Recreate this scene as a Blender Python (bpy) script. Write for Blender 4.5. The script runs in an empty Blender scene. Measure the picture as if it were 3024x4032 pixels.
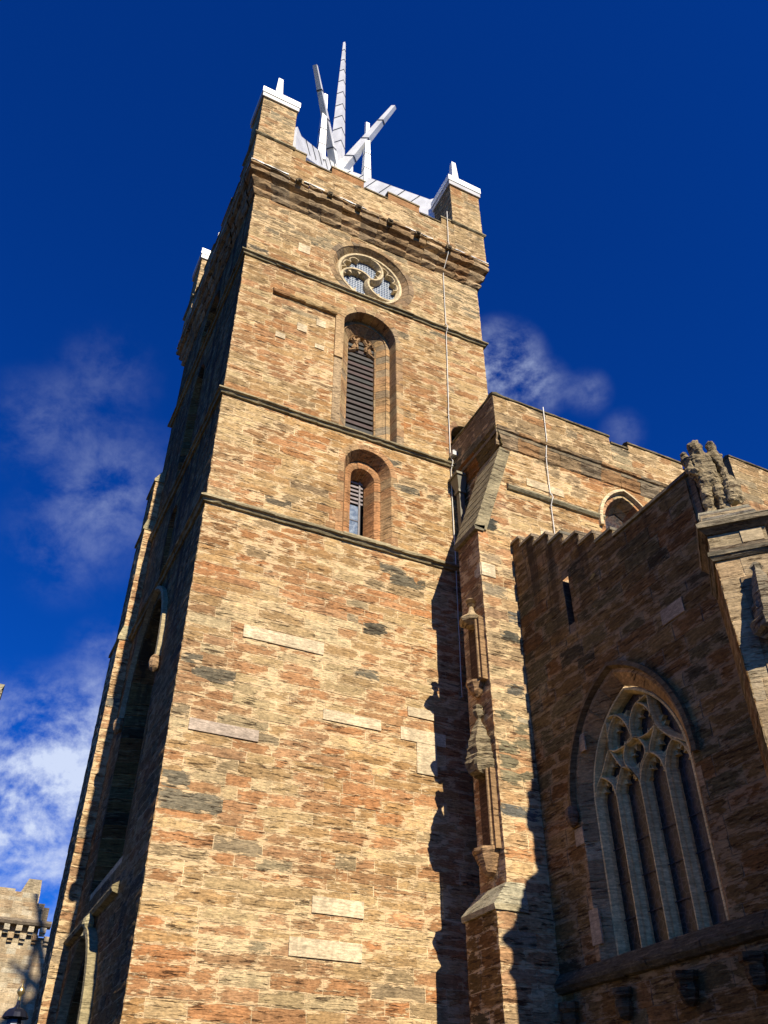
import bpy, bmesh, math, random
from mathutils import Vector, noise
R = math.radians
sc = bpy.context.scene
COL = sc.collection
# ------------------------------------------------------------------ camera (eye level is Z = 0, ground is Z = -1.6)
cd = bpy.data.cameras.new('camera'); cam = bpy.data.objects.new('camera', cd); COL.objects.link(cam)
cam.location = (-3.464, -17.457, 0.0)
cam.rotation_euler = (R(90 + 38.169), R(0.0), R(-25.947))
cd.sensor_fit = 'VERTICAL'; cd.sensor_height = 32.0; cd.lens = 3439.6 / 4032 * 32.0
cd.clip_start = 0.05; cd.clip_end = 5000
sc.camera = cam
# ------------------------------------------------------------------ sun and sky
SUN_EL = math.atan(0.745); SUN_AZ = 0.012            # bearing: offset from due -Y towards +X
sl = bpy.data.lights.new('sun', 'SUN'); sl.energy = 5.0; sl.angle = R(0.53); sl.color = (1.0, 0.90, 0.745)
so = bpy.data.objects.new('sun', sl); COL.objects.link(so)
sdir = Vector((math.sin(SUN_AZ) * math.cos(SUN_EL), -math.cos(SUN_AZ) * math.cos(SUN_EL), math.sin(SUN_EL)))
so.rotation_euler = sdir.to_track_quat('Z', 'Y').to_euler(); so.location = sdir * 120
sc.view_settings.view_transform = 'Standard'; sc.view_settings.look = 'None'
sc.view_settings.gamma = 1.0; sc.view_settings.exposure = 0.60
sc.cycles.max_bounces = 6; sc.cycles.diffuse_bounces = 2

def nd(nt, typ, **kw):
    n = nt.nodes.new(typ)
    for k, v in kw.items():
        if hasattr(n, k): setattr(n, k, v)
        else: n.inputs[k.replace('_', ' ')].default_value = v
    return n
def math_n(nt, op, a, b=None, clamp=False):
    n = nt.nodes.new('ShaderNodeMath'); n.operation = op; n.use_clamp = clamp
    for i, v in enumerate((a, b)):
        if v is None: continue
        if isinstance(v, (int, float)): n.inputs[i].default_value = v
        else: nt.links.new(v, n.inputs[i])
    return n.outputs[0]
def maprange(nt, v, a, b, c=0.0, d=1.0):
    n = nt.nodes.new('ShaderNodeMapRange'); n.interpolation_type = 'SMOOTHSTEP'
    nt.links.new(v, n.inputs['Value'])
    for k, x in zip(('From Min', 'From Max', 'To Min', 'To Max'), (a, b, c, d)): n.inputs[k].default_value = x
    return n.outputs['Result']
def mixc(nt, f, a, b, mode='MIX'):
    n = nt.nodes.new('ShaderNodeMix'); n.data_type = 'RGBA'; n.blend_type = mode
    for s, v in ((n.inputs[0], f), (n.inputs[6], a), (n.inputs[7], b)):
        if isinstance(v, (int, float)): s.default_value = v
        elif isinstance(v, tuple): s.default_value = (*v, 1) if len(v) == 3 else v
        else: nt.links.new(v, s)
    return n.outputs[2]

W = bpy.data.worlds.new('World'); sc.world = W; W.use_nodes = True
nt = W.node_tree; nt.nodes.clear()
sky = nd(nt, 'ShaderNodeTexSky', sky_type='NISHITA', sun_disc=False, sun_elevation=SUN_EL, sun_rotation=R(180) - SUN_AZ,
         altitude=0.0, air_density=1.0, dust_density=0.15, ozone_density=3.0)
tc = nd(nt, 'ShaderNodeTexCoord')
hs = nd(nt, 'ShaderNodeHueSaturation'); hs.inputs['Saturation'].default_value = 1.28; hs.inputs['Value'].default_value = 1.0
nt.links.new(sky.outputs[0], hs.inputs['Color'])
base = mixc(nt, 1.0, hs.outputs[0], (0.06, 0.60, 1.55), 'MULTIPLY')
# clouds: drifting wisps in chosen parts of the sky
mp = nd(nt, 'ShaderNodeMapping'); mp.inputs['Scale'].default_value = (6.5, 6.5, 8.0); nt.links.new(tc.outputs['Generated'], mp.inputs[0])
nz = nd(nt, 'ShaderNodeTexNoise', Scale=1.9, Detail=11.0, Roughness=0.63, Distortion=0.15); nt.links.new(mp.outputs[0], nz.inputs['Vector'])
dens = None
for (d, r, amt) in [((0.078, 0.928, 0.365), .07, 1.0), ((0.045, 0.950, 0.310), .105, 1.1), ((0.045, 0.962, 0.27), .10, 1.0), ((0.101, 0.912, 0.397), .035, .35), ((0.099, 0.885, 0.454), .04, .32),
                    ((0.030, 0.828, 0.559), .06, .20), ((0.057, 0.788, 0.613), .065, .30), ((0.015, 0.72, 0.694), .05, .14), ((-0.037, 0.764, 0.644), .05, .20),
                    ((0.408, 0.547, 0.730), .045, 1.5), ((0.455, 0.535, 0.712), .028, .55), ((0.499, 0.511, 0.70), .022, .30), ((0.543, 0.516, 0.662), .022, .2)]:
    dv = nd(nt, 'ShaderNodeVectorMath', operation='DISTANCE'); nt.links.new(tc.outputs['Generated'], dv.inputs[0]); dv.inputs[1].default_value = d
    f = maprange(nt, dv.outputs['Value'], r * 1.5, 0.0, 0.0, amt)
    dens = f if dens is None else math_n(nt, 'ADD', dens, f)
nm = maprange(nt, nz.outputs['Fac'], 0.36, 0.76)
cl = math_n(nt, 'MULTIPLY', dens, nm); cl = math_n(nt, 'MULTIPLY', cl, 1.0, True)
out = mixc(nt, cl, base, (8.4, 9.6, 12.6))
bg = nd(nt, 'ShaderNodeBackground', Strength=0.05); nt.links.new(out, bg.inputs['Color'])
wo = nd(nt, 'ShaderNodeOutputWorld'); nt.links.new(bg.outputs[0], wo.inputs[0])

# ------------------------------------------------------------------ materials
def stone_mat(name, smear=0.5, strata=1.0, bump=0.03):
    m = bpy.data.materials.new(name); m.use_nodes = True; nt = m.node_tree
    bs = nt.nodes['Principled BSDF']; bs.inputs['Roughness'].default_value = 0.93; bs.inputs['Specular IOR Level'].default_value = 0.15
    at = nd(nt, 'ShaderNodeAttribute'); at.attribute_name = 'tone'
    ge = nd(nt, 'ShaderNodeNewGeometry')
    def nzz(scale, vec, det, rough, dist=0.0):
        mp = nd(nt, 'ShaderNodeMapping'); mp.inputs['Scale'].default_value = vec; nt.links.new(ge.outputs['Position'], mp.inputs[0])
        n = nd(nt, 'ShaderNodeTexNoise', Scale=scale, Detail=det, Roughness=rough, Distortion=dist); nt.links.new(mp.outputs[0], n.inputs['Vector']); return n.outputs['Fac']
    ed = nd(nt, 'ShaderNodeAttribute'); ed.attribute_name = 'edge'; edge = ed.outputs['Fac']
    n_st = nzz(1.0, (2.0, 2.0, 19.0), 8, 0.66, 0.3)
    n_st2 = nzz(1.0, (3.2, 3.2, 26.0), 4, 0.6, 0.2)
    n_fine = nzz(11.0, (1, 1, 2.2), 8, 0.72)
    n_pit = nzz(26.0, (1, 1, 1.5), 3, 0.6)
    n_big = nzz(0.5, (1, 1, 1.2), 4, 0.55)
    n_patch = nzz(0.42, (1, 1, 1.5), 3, 0.5)
    n_sm = nzz(4.6, (0.62, 0.62, 2.5), 10, 0.72, 0.3)
    wear = at.outputs['Alpha']
    c = at.outputs['Color']
    c = mixc(nt, 1.0, c, maprange(nt, n_fine, 0.28, 0.72, 0.62, 1.32), 'MULTIPLY')
    c = mixc(nt, 1.0, c, maprange(nt, n_st2, 0.3, 0.7, 0.78, 1.2), 'MULTIPLY')
    c = mixc(nt, 1.0, c, maprange(nt, n_big, 0.3, 0.7, 0.80, 1.14), 'MULTIPLY')
    n_run = nzz(1.0, (3.6, 3.6, 0.28), 5, 0.6)
    c = mixc(nt, 1.0, c, maprange(nt, n_run, 0.32, 0.66, 1.08, 0.84), 'MULTIPLY')
    # paler bloom along bedding planes
    light = maprange(nt, n_st2, 0.56, 0.68, 0.0, 0.32)
    c = mixc(nt, math_n(nt, 'MULTIPLY', light, wear), c, (0.56, 0.40, 0.21))
    # weathered hollows along the bedding, their thin shadows put into the colour
    thr = math_n(nt, 'ADD', n_st, math_n(nt, 'MULTIPLY', wear, 0.14))
    holl = maprange(nt, thr, 0.69, 0.76, 0.0, 1.0)
    holl = math_n(nt, 'MULTIPLY', holl, strata, True)
    hollc = math_n(nt, 'MULTIPLY', holl, 0.80)
    c = mixc(nt, hollc, c, (0.060, 0.028, 0.014))
    n_cr = nzz(1.0, (2.6, 2.6, 33.0), 5, 0.7, 0.3)
    cr = maprange(nt, math_n(nt, 'ADD', n_cr, math_n(nt, 'MULTIPLY', math_n(nt, 'SUBTRACT', n_st, 0.5), 0.55)), 0.600, 0.665, 0.0, 0.85); cr = math_n(nt, 'MULTIPLY', cr, maprange(nt, wear, 0.25, 0.7, 0.25, 1.0)); cr = math_n(nt, 'MULTIPLY', cr, strata, True)
    c = mixc(nt, cr, c, (0.075, 0.036, 0.016))
    pit = maprange(nt, n_pit, 0.62, 0.70, 0.0, 0.5); pit = math_n(nt, 'MULTIPLY', pit, wear)
    c = mixc(nt, pit, c, (0.07, 0.045, 0.03))
    # mortar smeared over the joints and the worn arrises
    th = math_n(nt, 'ADD', n_sm, math_n(nt, 'MULTIPLY', edge, 0.15)); th = math_n(nt, 'ADD', th, math_n(nt, 'MULTIPLY', math_n(nt, 'SUBTRACT', n_patch, 0.5), 0.30))
    sm = maprange(nt, th, 0.60, 0.67, 0.0, 0.92)
    sm = math_n(nt, 'MULTIPLY', sm, smear); sm = math_n(nt, 'MULTIPLY', sm, maprange(nt, wear, 0.1, 0.3), True)
    smc = mixc(nt, n_fine, (0.56, 0.385, 0.185), (0.80, 0.60, 0.345))
    c = mixc(nt, sm, c, smc)
    nt.links.new(c, bs.inputs['Base Color'])
    h = math_n(nt, 'MULTIPLY', math_n(nt, 'MAXIMUM', holl, cr), -0.9)
    h = math_n(nt, 'ADD', h, math_n(nt, 'MULTIPLY', n_st2, math_n(nt, 'MULTIPLY', wear, 0.7)))
    h = math_n(nt, 'ADD', h, math_n(nt, 'MULTIPLY', n_fine, 0.5))
    h = math_n(nt, 'ADD', h, math_n(nt, 'MULTIPLY', sm, 0.25))
    bp = nd(nt, 'ShaderNodeBump', Strength=1.0, Distance=bump); nt.links.new(h, bp.inputs['Height']); nt.links.new(bp.outputs[0], bs.inputs['Normal'])
    return m
def plain_mat(name, rough=0.5, metal=0.0, noise_amt=0.0, spec=0.5, scale=3.0):
    m = bpy.data.materials.new(name); m.use_nodes = True; nt = m.node_tree
    bs = nt.nodes['Principled BSDF']; bs.inputs['Roughness'].default_value = rough; bs.inputs['Metallic'].default_value = metal
    bs.inputs['Specular IOR Level'].default_value = spec
    at = nd(nt, 'ShaderNodeAttribute'); at.attribute_name = 'tone'; c = at.outputs['Color']
    if noise_amt:
        ge = nd(nt, 'ShaderNodeNewGeometry')
        n = nd(nt, 'ShaderNodeTexNoise', Scale=scale, Detail=6.0, Roughness=0.6); nt.links.new(ge.outputs['Position'], n.inputs['Vector'])
        c = mixc(nt, 1.0, c, maprange(nt, n.outputs['Fac'], 0.3, 0.7, 1 - noise_amt, 1 + noise_amt), 'MULTIPLY')
    nt.links.new(c, bs.inputs['Base Color'])
    return m
M_ST = stone_mat('weathered_sandstone', 0.85)
M_SM = stone_mat('moulded_sandstone', 0.12, 0.8)
M_STAT = stone_mat('eroded_carving', 0.25, 1.0, 0.05)
M_PORCH = stone_mat('porch_sandstone', 0.30, 1.0)
def streaks(m, z0, z1, amt):
    nt = m.node_tree; bs = nt.nodes['Principled BSDF']; src = bs.inputs['Base Color'].links[0].from_socket
    ge = nd(nt, 'ShaderNodeNewGeometry'); mp = nd(nt, 'ShaderNodeMapping'); mp.inputs['Scale'].default_value = (2.2, 2.2, .16); nt.links.new(ge.outputs['Position'], mp.inputs[0])
    n = nd(nt, 'ShaderNodeTexNoise', Scale=1.0, Detail=5.0, Roughness=.6); nt.links.new(mp.outputs[0], n.inputs['Vector'])
    sz = nd(nt, 'ShaderNodeSeparateXYZ'); nt.links.new(ge.outputs['Position'], sz.inputs[0])
    f = math_n(nt, 'MULTIPLY', maprange(nt, n.outputs['Fac'], .48, .60), maprange(nt, sz.outputs['Z'], z0, z1, 0, amt))
    nt.links.new(mixc(nt, f, src, (.035, .025, .016)), bs.inputs['Base Color'])
streaks(M_PORCH, 9.0, 12.5, .8)
M_TR = stone_mat('tracery_stone', 0.0, 0.12, 0.006)
M_ALU = plain_mat('aluminium_cladding', 0.42, 0.25, 0.14, 0.5, 1.2)
M_PAINT = plain_mat('gloss_paint', 0.2, 0.0, 0.05)
M_WOOD = plain_mat('louvre_boards', 0.75, 0.0, 0.15, 0.2, 6.0)
M_LEAD = plain_mat('grey_lead', 0.55, 0.3, 0.1)
M_GOLD = plain_mat('gilding', 0.3, 0.9)
M_CABLE = plain_mat('cable_sheath', 0.6, 0.0, 0.1)
def glass_mat(name, a, b, rough, sx, lead):
    m = bpy.data.materials.new(name); m.use_nodes = True; nt = m.node_tree; bs = nt.nodes['Principled BSDF']
    ge = nd(nt, 'ShaderNodeNewGeometry'); n = nd(nt, 'ShaderNodeTexNoise', Scale=sx, Detail=5.0, Roughness=0.6); nt.links.new(ge.outputs['Position'], n.inputs['Vector'])
    c = mixc(nt, maprange(nt, n.outputs['Fac'], 0.4, 0.62), a, b); nt.links.new(c, bs.inputs['Base Color'])
    bs.inputs['Roughness'].default_value = rough
    bp = nd(nt, 'ShaderNodeBump', Strength=0.6, Distance=0.02); nt.links.new(n.outputs['Fac'], bp.inputs['Height']); nt.links.new(bp.outputs[0], bs.inputs['Normal'])
    return m
def lead_net(m):
    nt = m.node_tree; bs = nt.nodes['Principled BSDF']; src = bs.inputs['Base Color'].links[0].from_socket; ge = nd(nt, 'ShaderNodeNewGeometry')
    v = nd(nt, 'ShaderNodeTexVoronoi', feature='DISTANCE_TO_EDGE', Scale=8.0); nt.links.new(ge.outputs['Position'], v.inputs['Vector'])
    nt.links.new(mixc(nt, maprange(nt, v.outputs['Distance'], .05, .09), (.07, .055, .045), src), bs.inputs['Base Color'])
M_GLD = glass_mat('dark_meshed_glass', (0.012, 0.010, 0.009), (0.055, 0.026, 0.012), 0.35, 5.0, 0)
lead_net(M_GLD)
M_GLB = glass_mat('leaded_glass', (0.10, 0.14, 0.20), (0.22, 0.27, 0.33), 0.2, 7.0, 0)

# ------------------------------------------------------------------ mesh helpers
class MB:
    def __init__(s): s.bm = bmesh.new(); s.cl = s.bm.loops.layers.float_color.new('tone'); s.eg = s.bm.verts.layers.float.new('edge')
    def face(s, pts, col):
        try: f = s.bm.faces.new([s.bm.verts.new(p) for p in pts])
        except ValueError: return
        for l in f.loops: l[s.cl] = col
    def facev(s, vs, col):
        try: f = s.bm.faces.new(vs)
        except ValueError: return
        for l in f.loops: l[s.cl] = col
    def hexa(s, p, col):      # p: 8 points, bottom 4 then top 4
        v = [s.bm.verts.new(q) for q in p]
        for idx in ((3, 2, 1, 0), (4, 5, 6, 7), (0, 1, 5, 4), (1, 2, 6, 5), (2, 3, 7, 6), (3, 0, 4, 7)): s.facev([v[i] for i in idx], col)
    def box(s, a, b, col, j=0.0):
        x0, y0, z0 = a; x1, y1, z1 = b
        P = [(x0, y0, z0), (x1, y0, z0), (x1, y1, z0), (x0, y1, z0), (x0, y0, z1), (x1, y0, z1), (x1, y1, z1), (x0, y1, z1)]
        if j: P = [(x + RND.uniform(-j, j), y + RND.uniform(-j, j), z + RND.uniform(-j, j)) for x, y, z in P]
        s.hexa(P, col)
    def fbox(s, fr, u0, u1, z0, z1, d0, d1, col, j=0.0):
        P = [(u0, z0, d0), (u1, z0, d0), (u1, z0, d1), (u0, z0, d1), (u0, z1, d0), (u1, z1, d0), (u1, z1, d1), (u0, z1, d1)]
        s.hexa([fr(u + RND.uniform(-j, j), z + RND.uniform(-j, j), d + RND.uniform(-j, j)) for u, z, d in P], col)
    def tube(s, pts, r, col, n=8):
        rings = []
        for i, p in enumerate(pts):
            p = Vector(p); t = (Vector(pts[min(i + 1, len(pts) - 1)]) - Vector(pts[max(i - 1, 0)])).normalized()
            a = t.orthogonal().normalized() if i == 0 else (A - t * A.dot(t)).normalized(); A = a; b = t.cross(a)
            rr = r[i] if isinstance(r, (list, tuple)) else r
            rings.append([s.bm.verts.new(p + (a * math.cos(k * 2 * math.pi / n) + b * math.sin(k * 2 * math.pi / n)) * rr) for k in range(n)])
        for i in range(len(rings) - 1):
            for k in range(n): s.facev([rings[i][k], rings[i][(k + 1) % n], rings[i + 1][(k + 1) % n], rings[i + 1][k]], col)
        s.facev(rings[0][::-1], col); s.facev(rings[-1], col)
    def lathe(s, c, prof, col, n=16, ph=0.0, squash=None):
        rings = []
        for r, z in prof:
            ring = []
            for k in range(n):
                a = ph + k * 2 * math.pi / n; rr = r * (squash(k) if squash else 1)
                ring.append(s.bm.verts.new((c[0] + rr * math.cos(a), c[1] + rr * math.sin(a), c[2] + z)))
            rings.append(ring)
        for i in range(len(rings) - 1):
            for k in range(n): s.facev([rings[i][k], rings[i][(k + 1) % n], rings[i + 1][(k + 1) % n], rings[i + 1][k]], col)
        s.facev(rings[0][::-1], col); s.facev(rings[-1], col)
    def build(s, name, mat, parent=None, smooth=False, tilt=None, rough=0.0):
        if rough:
            bmesh.ops.subdivide_edges(s.bm, edges=[e for e in s.bm.edges if e.calc_length() > .12], cuts=1, use_grid_fill=True)
            for v in s.bm.verts:
                q = noise.noise_vector(v.co * 7.0) + noise.noise_vector(v.co * 17.0) * .6; v.co += q * rough
        if tilt:
            for v in s.bm.verts: v.co.z += tilt * v.co.x
        bmesh.ops.remove_doubles(s.bm, verts=s.bm.verts, dist=1e-5)
        bmesh.ops.recalc_face_normals(s.bm, faces=s.bm.faces)
        me = bpy.data.meshes.new(name); s.bm.to_mesh(me); s.bm.free()
        if smooth: me.polygons.foreach_set('use_smooth', [True] * len(me.polygons))
        me.materials.append(mat); o = bpy.data.objects.new(name, me); COL.objects.link(o)
        if parent is not None:
            o.parent = parent
            q = parent; off = Vector((0, 0, 0))
            while q is not None: off += q.location; q = q.parent
            o.location = -off
        return o
def tag(o, label, cat, group=None, kind=None):
    if label: o['label'] = label
    if cat: o['category'] = cat
    if group: o['group'] = group
    if kind: o['kind'] = kind
    return o
def thing(name, loc, label, cat, group=None):
    o = bpy.data.objects.new(name, None); COL.objects.link(o); o.location = loc; o.empty_display_size = 0.3
    return tag(o, label, cat, group)
RND = random.Random(7)
TILT = -.028        # the old parapet has settled towards the nave

# ------------------------------------------------------------------ stone tones (alpha = how weathered)
PAL = [((.38, .165, .058), 2.8), ((.30, .150, .060), 2.6), ((.37, .225, .090), 4.0), ((.45, .305, .135), 3.2), ((.58, .42, .20), 2.2),
       ((.40, .195, .085), 3.0), ((.27, .215, .12), 1.0), ((.20, .16, .095), .4), ((.12, .10, .065), .07)]
PAL_LOW = [((.42, .175, .064), 3.6), ((.34, .165, .068), 2.2), ((.41, .25, .10), 3.2), ((.50, .345, .155), 3.4), ((.64, .475, .24), 3.0),
       ((.44, .215, .095), 3.6), ((.30, .24, .13), .9), ((.21, .175, .105), .35)]
PAL_TOP = [((.35, .18, .075), 2.2), ((.31, .195, .09), 3), ((.34, .235, .11), 4), ((.40, .29, .145), 2.6), ((.27, .215, .125), 2.4), ((.20, .165, .10), .8)]
PAL_SHADE = [((.20, .092, .027), 3), ((.175, .100, .031), 3.6), ((.205, .122, .039), 3), ((.25, .155, .052), 1.2), ((.13, .096, .038), 2.4), ((.075, .058, .028), 1.0), ((.31, .21, .085), .4)]  # west-facing stone, darkened and browned so its shade sits in the colour
PAL_BUT = [((.42, .21, .09), 3), ((.42, .27, .13), 4), ((.50, .36, .18), 2.4), ((.40, .22, .11), 3), ((.13, .12, .095), .8), ((.30, .26, .17), 1)]
MORTAR = (.68, .50, .28, .15)
def pick(pal, rnd, wear=(0.35, 1.0)):
    t = rnd.uniform(0, sum(w for _, w in pal))
    for c, w in pal:
        t -= w
        if t <= 0: break
    k = rnd.uniform(.86, 1.12); h = rnd.uniform(-.05, .05)
    return (c[0] * k * (1 + h), c[1] * k, c[2] * k * (1 - h), rnd.uniform(*wear))
def FS(Y0): return lambda u, z, d: Vector((u, Y0 + d, z))
def FW(X0): return lambda u, z, d: Vector((X0 + d, u, z))
def FN(Y0): return lambda u, z, d: Vector((u, Y0 - d, z))
def FE(X0): return lambda u, z, d: Vector((X0 - d, u, z))
DG = .70710678
def FD(E, tx, ty):            # face through E along (tx,ty); outward is to the right-hand side rotated so that d>0 goes in
    return lambda u, z, d: Vector((E[0] + tx * u - ty * d, E[1] + ty * u + tx * d, z))

class Arch:
    def __init__(s, kind, cx, w, zs, zb, c=0.0, na=20): s.kind, s.cx, s.w, s.zs, s.zb, s.c, s.na = kind, cx, w, zs, zb, c, na
    def half(s, z, d=0.0):
        w = s.w - d
        if s.kind == 'circle':
            q = w * w - (z - s.zs) ** 2; return math.sqrt(q) if q > 0 else None
        if z < s.zb: return None
        if z <= s.zs: return w
        if s.kind == 'round': q = w * w - (z - s.zs) ** 2; return math.sqrt(q) if q > 0 else None
        Rr = s.w + s.c - d; q = Rr * Rr - (z - s.zs) ** 2
        if q <= 0: return None
        h = math.sqrt(q) - s.c; return h if h > 0 else None
    def ext(s, z0, z1):
        hs = [h for h in (s.half(z0 + (z1 - z0) * k / 4) for k in range(5)) if h]
        return (s.cx - max(hs), s.cx + max(hs)) if hs else None
    def jn(s): return max(1, int((s.zs - s.zb) / .32))
    def outline(s, d=0.0, dzb=0.0):
        w = s.w - d; P = []
        if s.kind == 'circle':
            n = s.na * 2
            return [(s.cx - w * math.cos(2 * math.pi * i / n), s.zs + w * math.sin(2 * math.pi * i / n)) for i in range(n)]
        n = s.jn(); zb = s.zb + dzb
        for i in range(n): P.append((s.cx - w, zb + (s.zs - zb) * i / n))
        if s.kind == 'round':
            for i in range(s.na + 1):
                a = math.pi * i / s.na; P.append((s.cx - w * math.cos(a), s.zs + w * math.sin(a)))
        else:
            Rr = s.w + s.c - d; am = math.acos(min(1, s.c / Rr)); h = s.na // 2
            for i in range(h + 1):
                a = am * i / h; P.append((s.cx + s.c - Rr * math.cos(a), s.zs + Rr * math.sin(a)))
            for i in range(h - 1, -1, -1):
                a = am * i / h; P.append((s.cx - s.c + Rr * math.cos(a), s.zs + Rr * math.sin(a)))
        for i in range(n - 1, -1, -1): P.append((s.cx + w, zb + (s.zs - zb) * i / n))
        return P

def backing(b, fr, poly, holes, col=MORTAR):
    es = []
    for lp in [poly] + holes:
        vs = [b.bm.verts.new(fr(u, z, 0.0)) for u, z in lp]
        es += [b.bm.edges.new((vs[i], vs[(i + 1) % len(vs)])) for i in range(len(vs))]
    g = bmesh.ops.triangle_fill(b.bm, use_beauty=True, edges=es)
    for f in g['geom']:
        if isinstance(f, bmesh.types.BMFace):
            for l in f.loops: l[b.cl] = col
def block(b, fr, ua, ub, za, zb, out, col, rnd, cell=.17, rough=.010):
    nx = max(1, int((ub - ua) / cell)); nz = max(1, min(4, int((zb - za) / .10)))
    sd = rnd.uniform(0, 90); g = []
    for i in range(nx + 1):
        row = []
        for k in range(nz + 1):
            u = ua + (ub - ua) * i / nx; z = za + (zb - za) * k / nz
            edge = i in (0, nx) or k in (0, nz)
            corner = i in (0, nx) and k in (0, nz)
            u2 = u + rnd.uniform(-.010, .010); z2 = z + rnd.uniform(-.009, .009)
            er = noise.noise(Vector((u * 1.4 + sd, z * 8.0, sd))) * rough * 1.6 + rnd.uniform(-rough, rough) * .35
            d = -(out * (0.55 if edge else 1.0) * (0.6 if corner else 1.0) + er * (0.5 if edge else 1))
            row.append((u2, z2, min(d, -.001)))
        g.append(row)
    V = [[b.bm.verts.new(fr(*p)) for p in row] for row in g]
    for i in range(nx + 1):
        for k in range(nz + 1):
            if i in (0, nx) or k in (0, nz): V[i][k][b.eg] = 1.0
    for i in range(nx):
        for k in range(nz): b.facev([V[i][k], V[i + 1][k], V[i + 1][k + 1], V[i][k + 1]], col)
    per = [(i, 0) for i in range(nx)] + [(nx, k) for k in range(nz)] + [(i, nz) for i in range(nx, 0, -1)] + [(0, k) for k in range(nz, 0, -1)]
    lo = [b.bm.verts.new(fr(g[i][k][0], g[i][k][1], .012)) for i, k in per]
    for v in lo: v[b.eg] = 1.0
    dark = (col[0] * .9, col[1] * .9, col[2] * .9, col[3])
    for q in range(len(per)):
        i, k = per[q]; i2, k2 = per[(q + 1) % len(per)]
        b.facev([V[i][k], lo[q], lo[(q + 1) % len(per)], V[i2][k2]], dark)
def blocks(b, fr, u0, u1, z0, z1, openings=(), pal=PAL, seed=1, hc=(.20, .32), lb=(.40, 1.30), out=(.004, .022), limits=None, palf=None, wear=(.3, 1.0), gap=.013, rough=.010, tops=None):
    rnd = random.Random(seed); z = z0
    while z < z1 - .02:
        h = rnd.uniform(*hc)
        if z1 - (z + h) < .16: h = z1 - z
        za, zb = z + gap / 2, z + h - gap / 2
        lo, hi = (u0, u1) if limits is None else limits(z + h * .98)
        u = lo - .0; first = True
        spans = []
        while u < hi - .01:
            w = rnd.uniform(*lb)
            if rnd.random() < .18: w *= .55
            if hi - (u + w) < .28: w = hi - u
            a = u + (gap / 2 if u > lo + 1e-4 else -.006); e = u + w - (gap / 2 if u + w < hi - 1e-4 else -.006)
            spans.append((a, e)); u += w
        for a, e in spans:
            segs = [(a, e)]
            for op in openings:
                x = op.ext(za - .01, zb + .01)
                if not x: continue
                ns = []
                for (p, q) in segs:
                    if x[1] <= p or x[0] >= q: ns.append((p, q)); continue
                    if x[0] - p > .06: ns.append((p, x[0] - .004))
                    if q - x[1] > .06: ns.append((x[1] + .004, q))
                segs = ns
            for p, q in segs:
                pl = palf(z) if palf else pal; col = pick(pl, rnd, wear); reg = noise.noise(Vector((p * .22 + seed, z * .30, seed * 1.7)))
                mean = [sum(c_[i] * w_ for c_, w_ in pl) / sum(w_ for _, w_ in pl) for i in range(3)]; tint = (1 + .10 * reg, 1 - .06 * reg, 1 - .22 * reg)
                if col[0] > .18: col = tuple((col[i] * .66 + mean[i] * .34) * tint[i] for i in range(3)) + (col[3],)
                block(b, fr, p, q, za, zb, rnd.uniform(*out), col, rnd, rough=rough)
        z += h
def sweep(b, fr, ar, prof, pal, seed=3, per=2, wear=(.3, .9), gap=.012, closed=False, jit=.006, dzb=0.0, colf=None):
    """stones set round an opening; prof = [(inset, depth), ...] from the outside inwards"""
    rnd = random.Random(seed)
    L = [ar.outline(d, dzb) for d, _ in prof]; n = len(L[0])
    # bed behind the stones
    for j in range(len(prof) - 1):
        for i in range(n if closed else n - 1):
            i2 = (i + 1) % n
            q = [(L[j][i], prof[j][1]), (L[j][i2], prof[j][1]), (L[j + 1][i2], prof[j + 1][1]), (L[j + 1][i], prof[j + 1][1])]
            b.face([fr(p[0] + (p[0] - ar.cx) * .008, p[1] + .006, d + .014) for p, d in q], MORTAR)
    m = n if closed else n - 1; i = 0
    jn = 0 if ar.kind == 'circle' else ar.jn()
    while i < m:
        st = 1 if (jn and (i < jn or i >= m - jn)) else per
        st = min(st, m - i)
        if jn and i < m - jn < i + st: st = m - jn - i
        col = colf(rnd) if colf else pick(pal, rnd, wear); dj = rnd.uniform(-jit, jit)
        rows = []
        for j in range(len(prof)):
            row = []
            for k in range(st + 1):
                p = Vector(L[j][(i + k) % n])
                if k == 0: q = Vector(L[j][(i + 1) % n]); p = p + (q - p).normalized() * gap * .5
                if k == st: q = Vector(L[j][(i + k - 1) % n]); p = p + (q - p).normalized() * gap * .5
                row.append(b.bm.verts.new(fr(p[0] + rnd.uniform(-.004, .004), p[1] + rnd.uniform(-.004, .004), prof[j][1] + dj + rnd.uniform(-.004, .004))))
            rows.append(row)
        for j in range(len(prof) - 1):
            for k in range(st): b.facev([rows[j][k], rows[j][k + 1], rows[j + 1][k + 1], rows[j + 1][k]], col)
        i += st
def bar(b, fr, pts, w, d0, d1, col, closed=False):
    """tracery bar of chamfered section along a polyline in the window plane"""
    n = len(pts); P = [Vector(p) for p in pts]; dm = d0 + (d1 - d0) * .45
    sec = [(-.5, d1), (-.5, dm), (-.17, d0), (.17, d0), (.5, dm), (.5, d1)]; rows = []
    for i in range(n):
        a = P[i - 1] if (i or closed) else P[i]; c = P[(i + 1) % n] if (i < n - 1 or closed) else P[i]
        t = (c - a); t = t.normalized() if t.length else Vector((0, 1)); nn = Vector((-t.y, t.x))
        rows.append([b.bm.verts.new(fr(P[i].x + nn.x * w * s, P[i].y + nn.y * w * s, d)) for s, d in sec])
    for i in range(n if closed else n - 1):
        r0, r1 = rows[i], rows[(i + 1) % n]
        for k in range(5): b.facev([r0[k], r0[k + 1], r1[k + 1], r1[k]], col)
    if not closed:
        b.facev(rows[0], col); b.facev(rows[-1][::-1], col)
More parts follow.
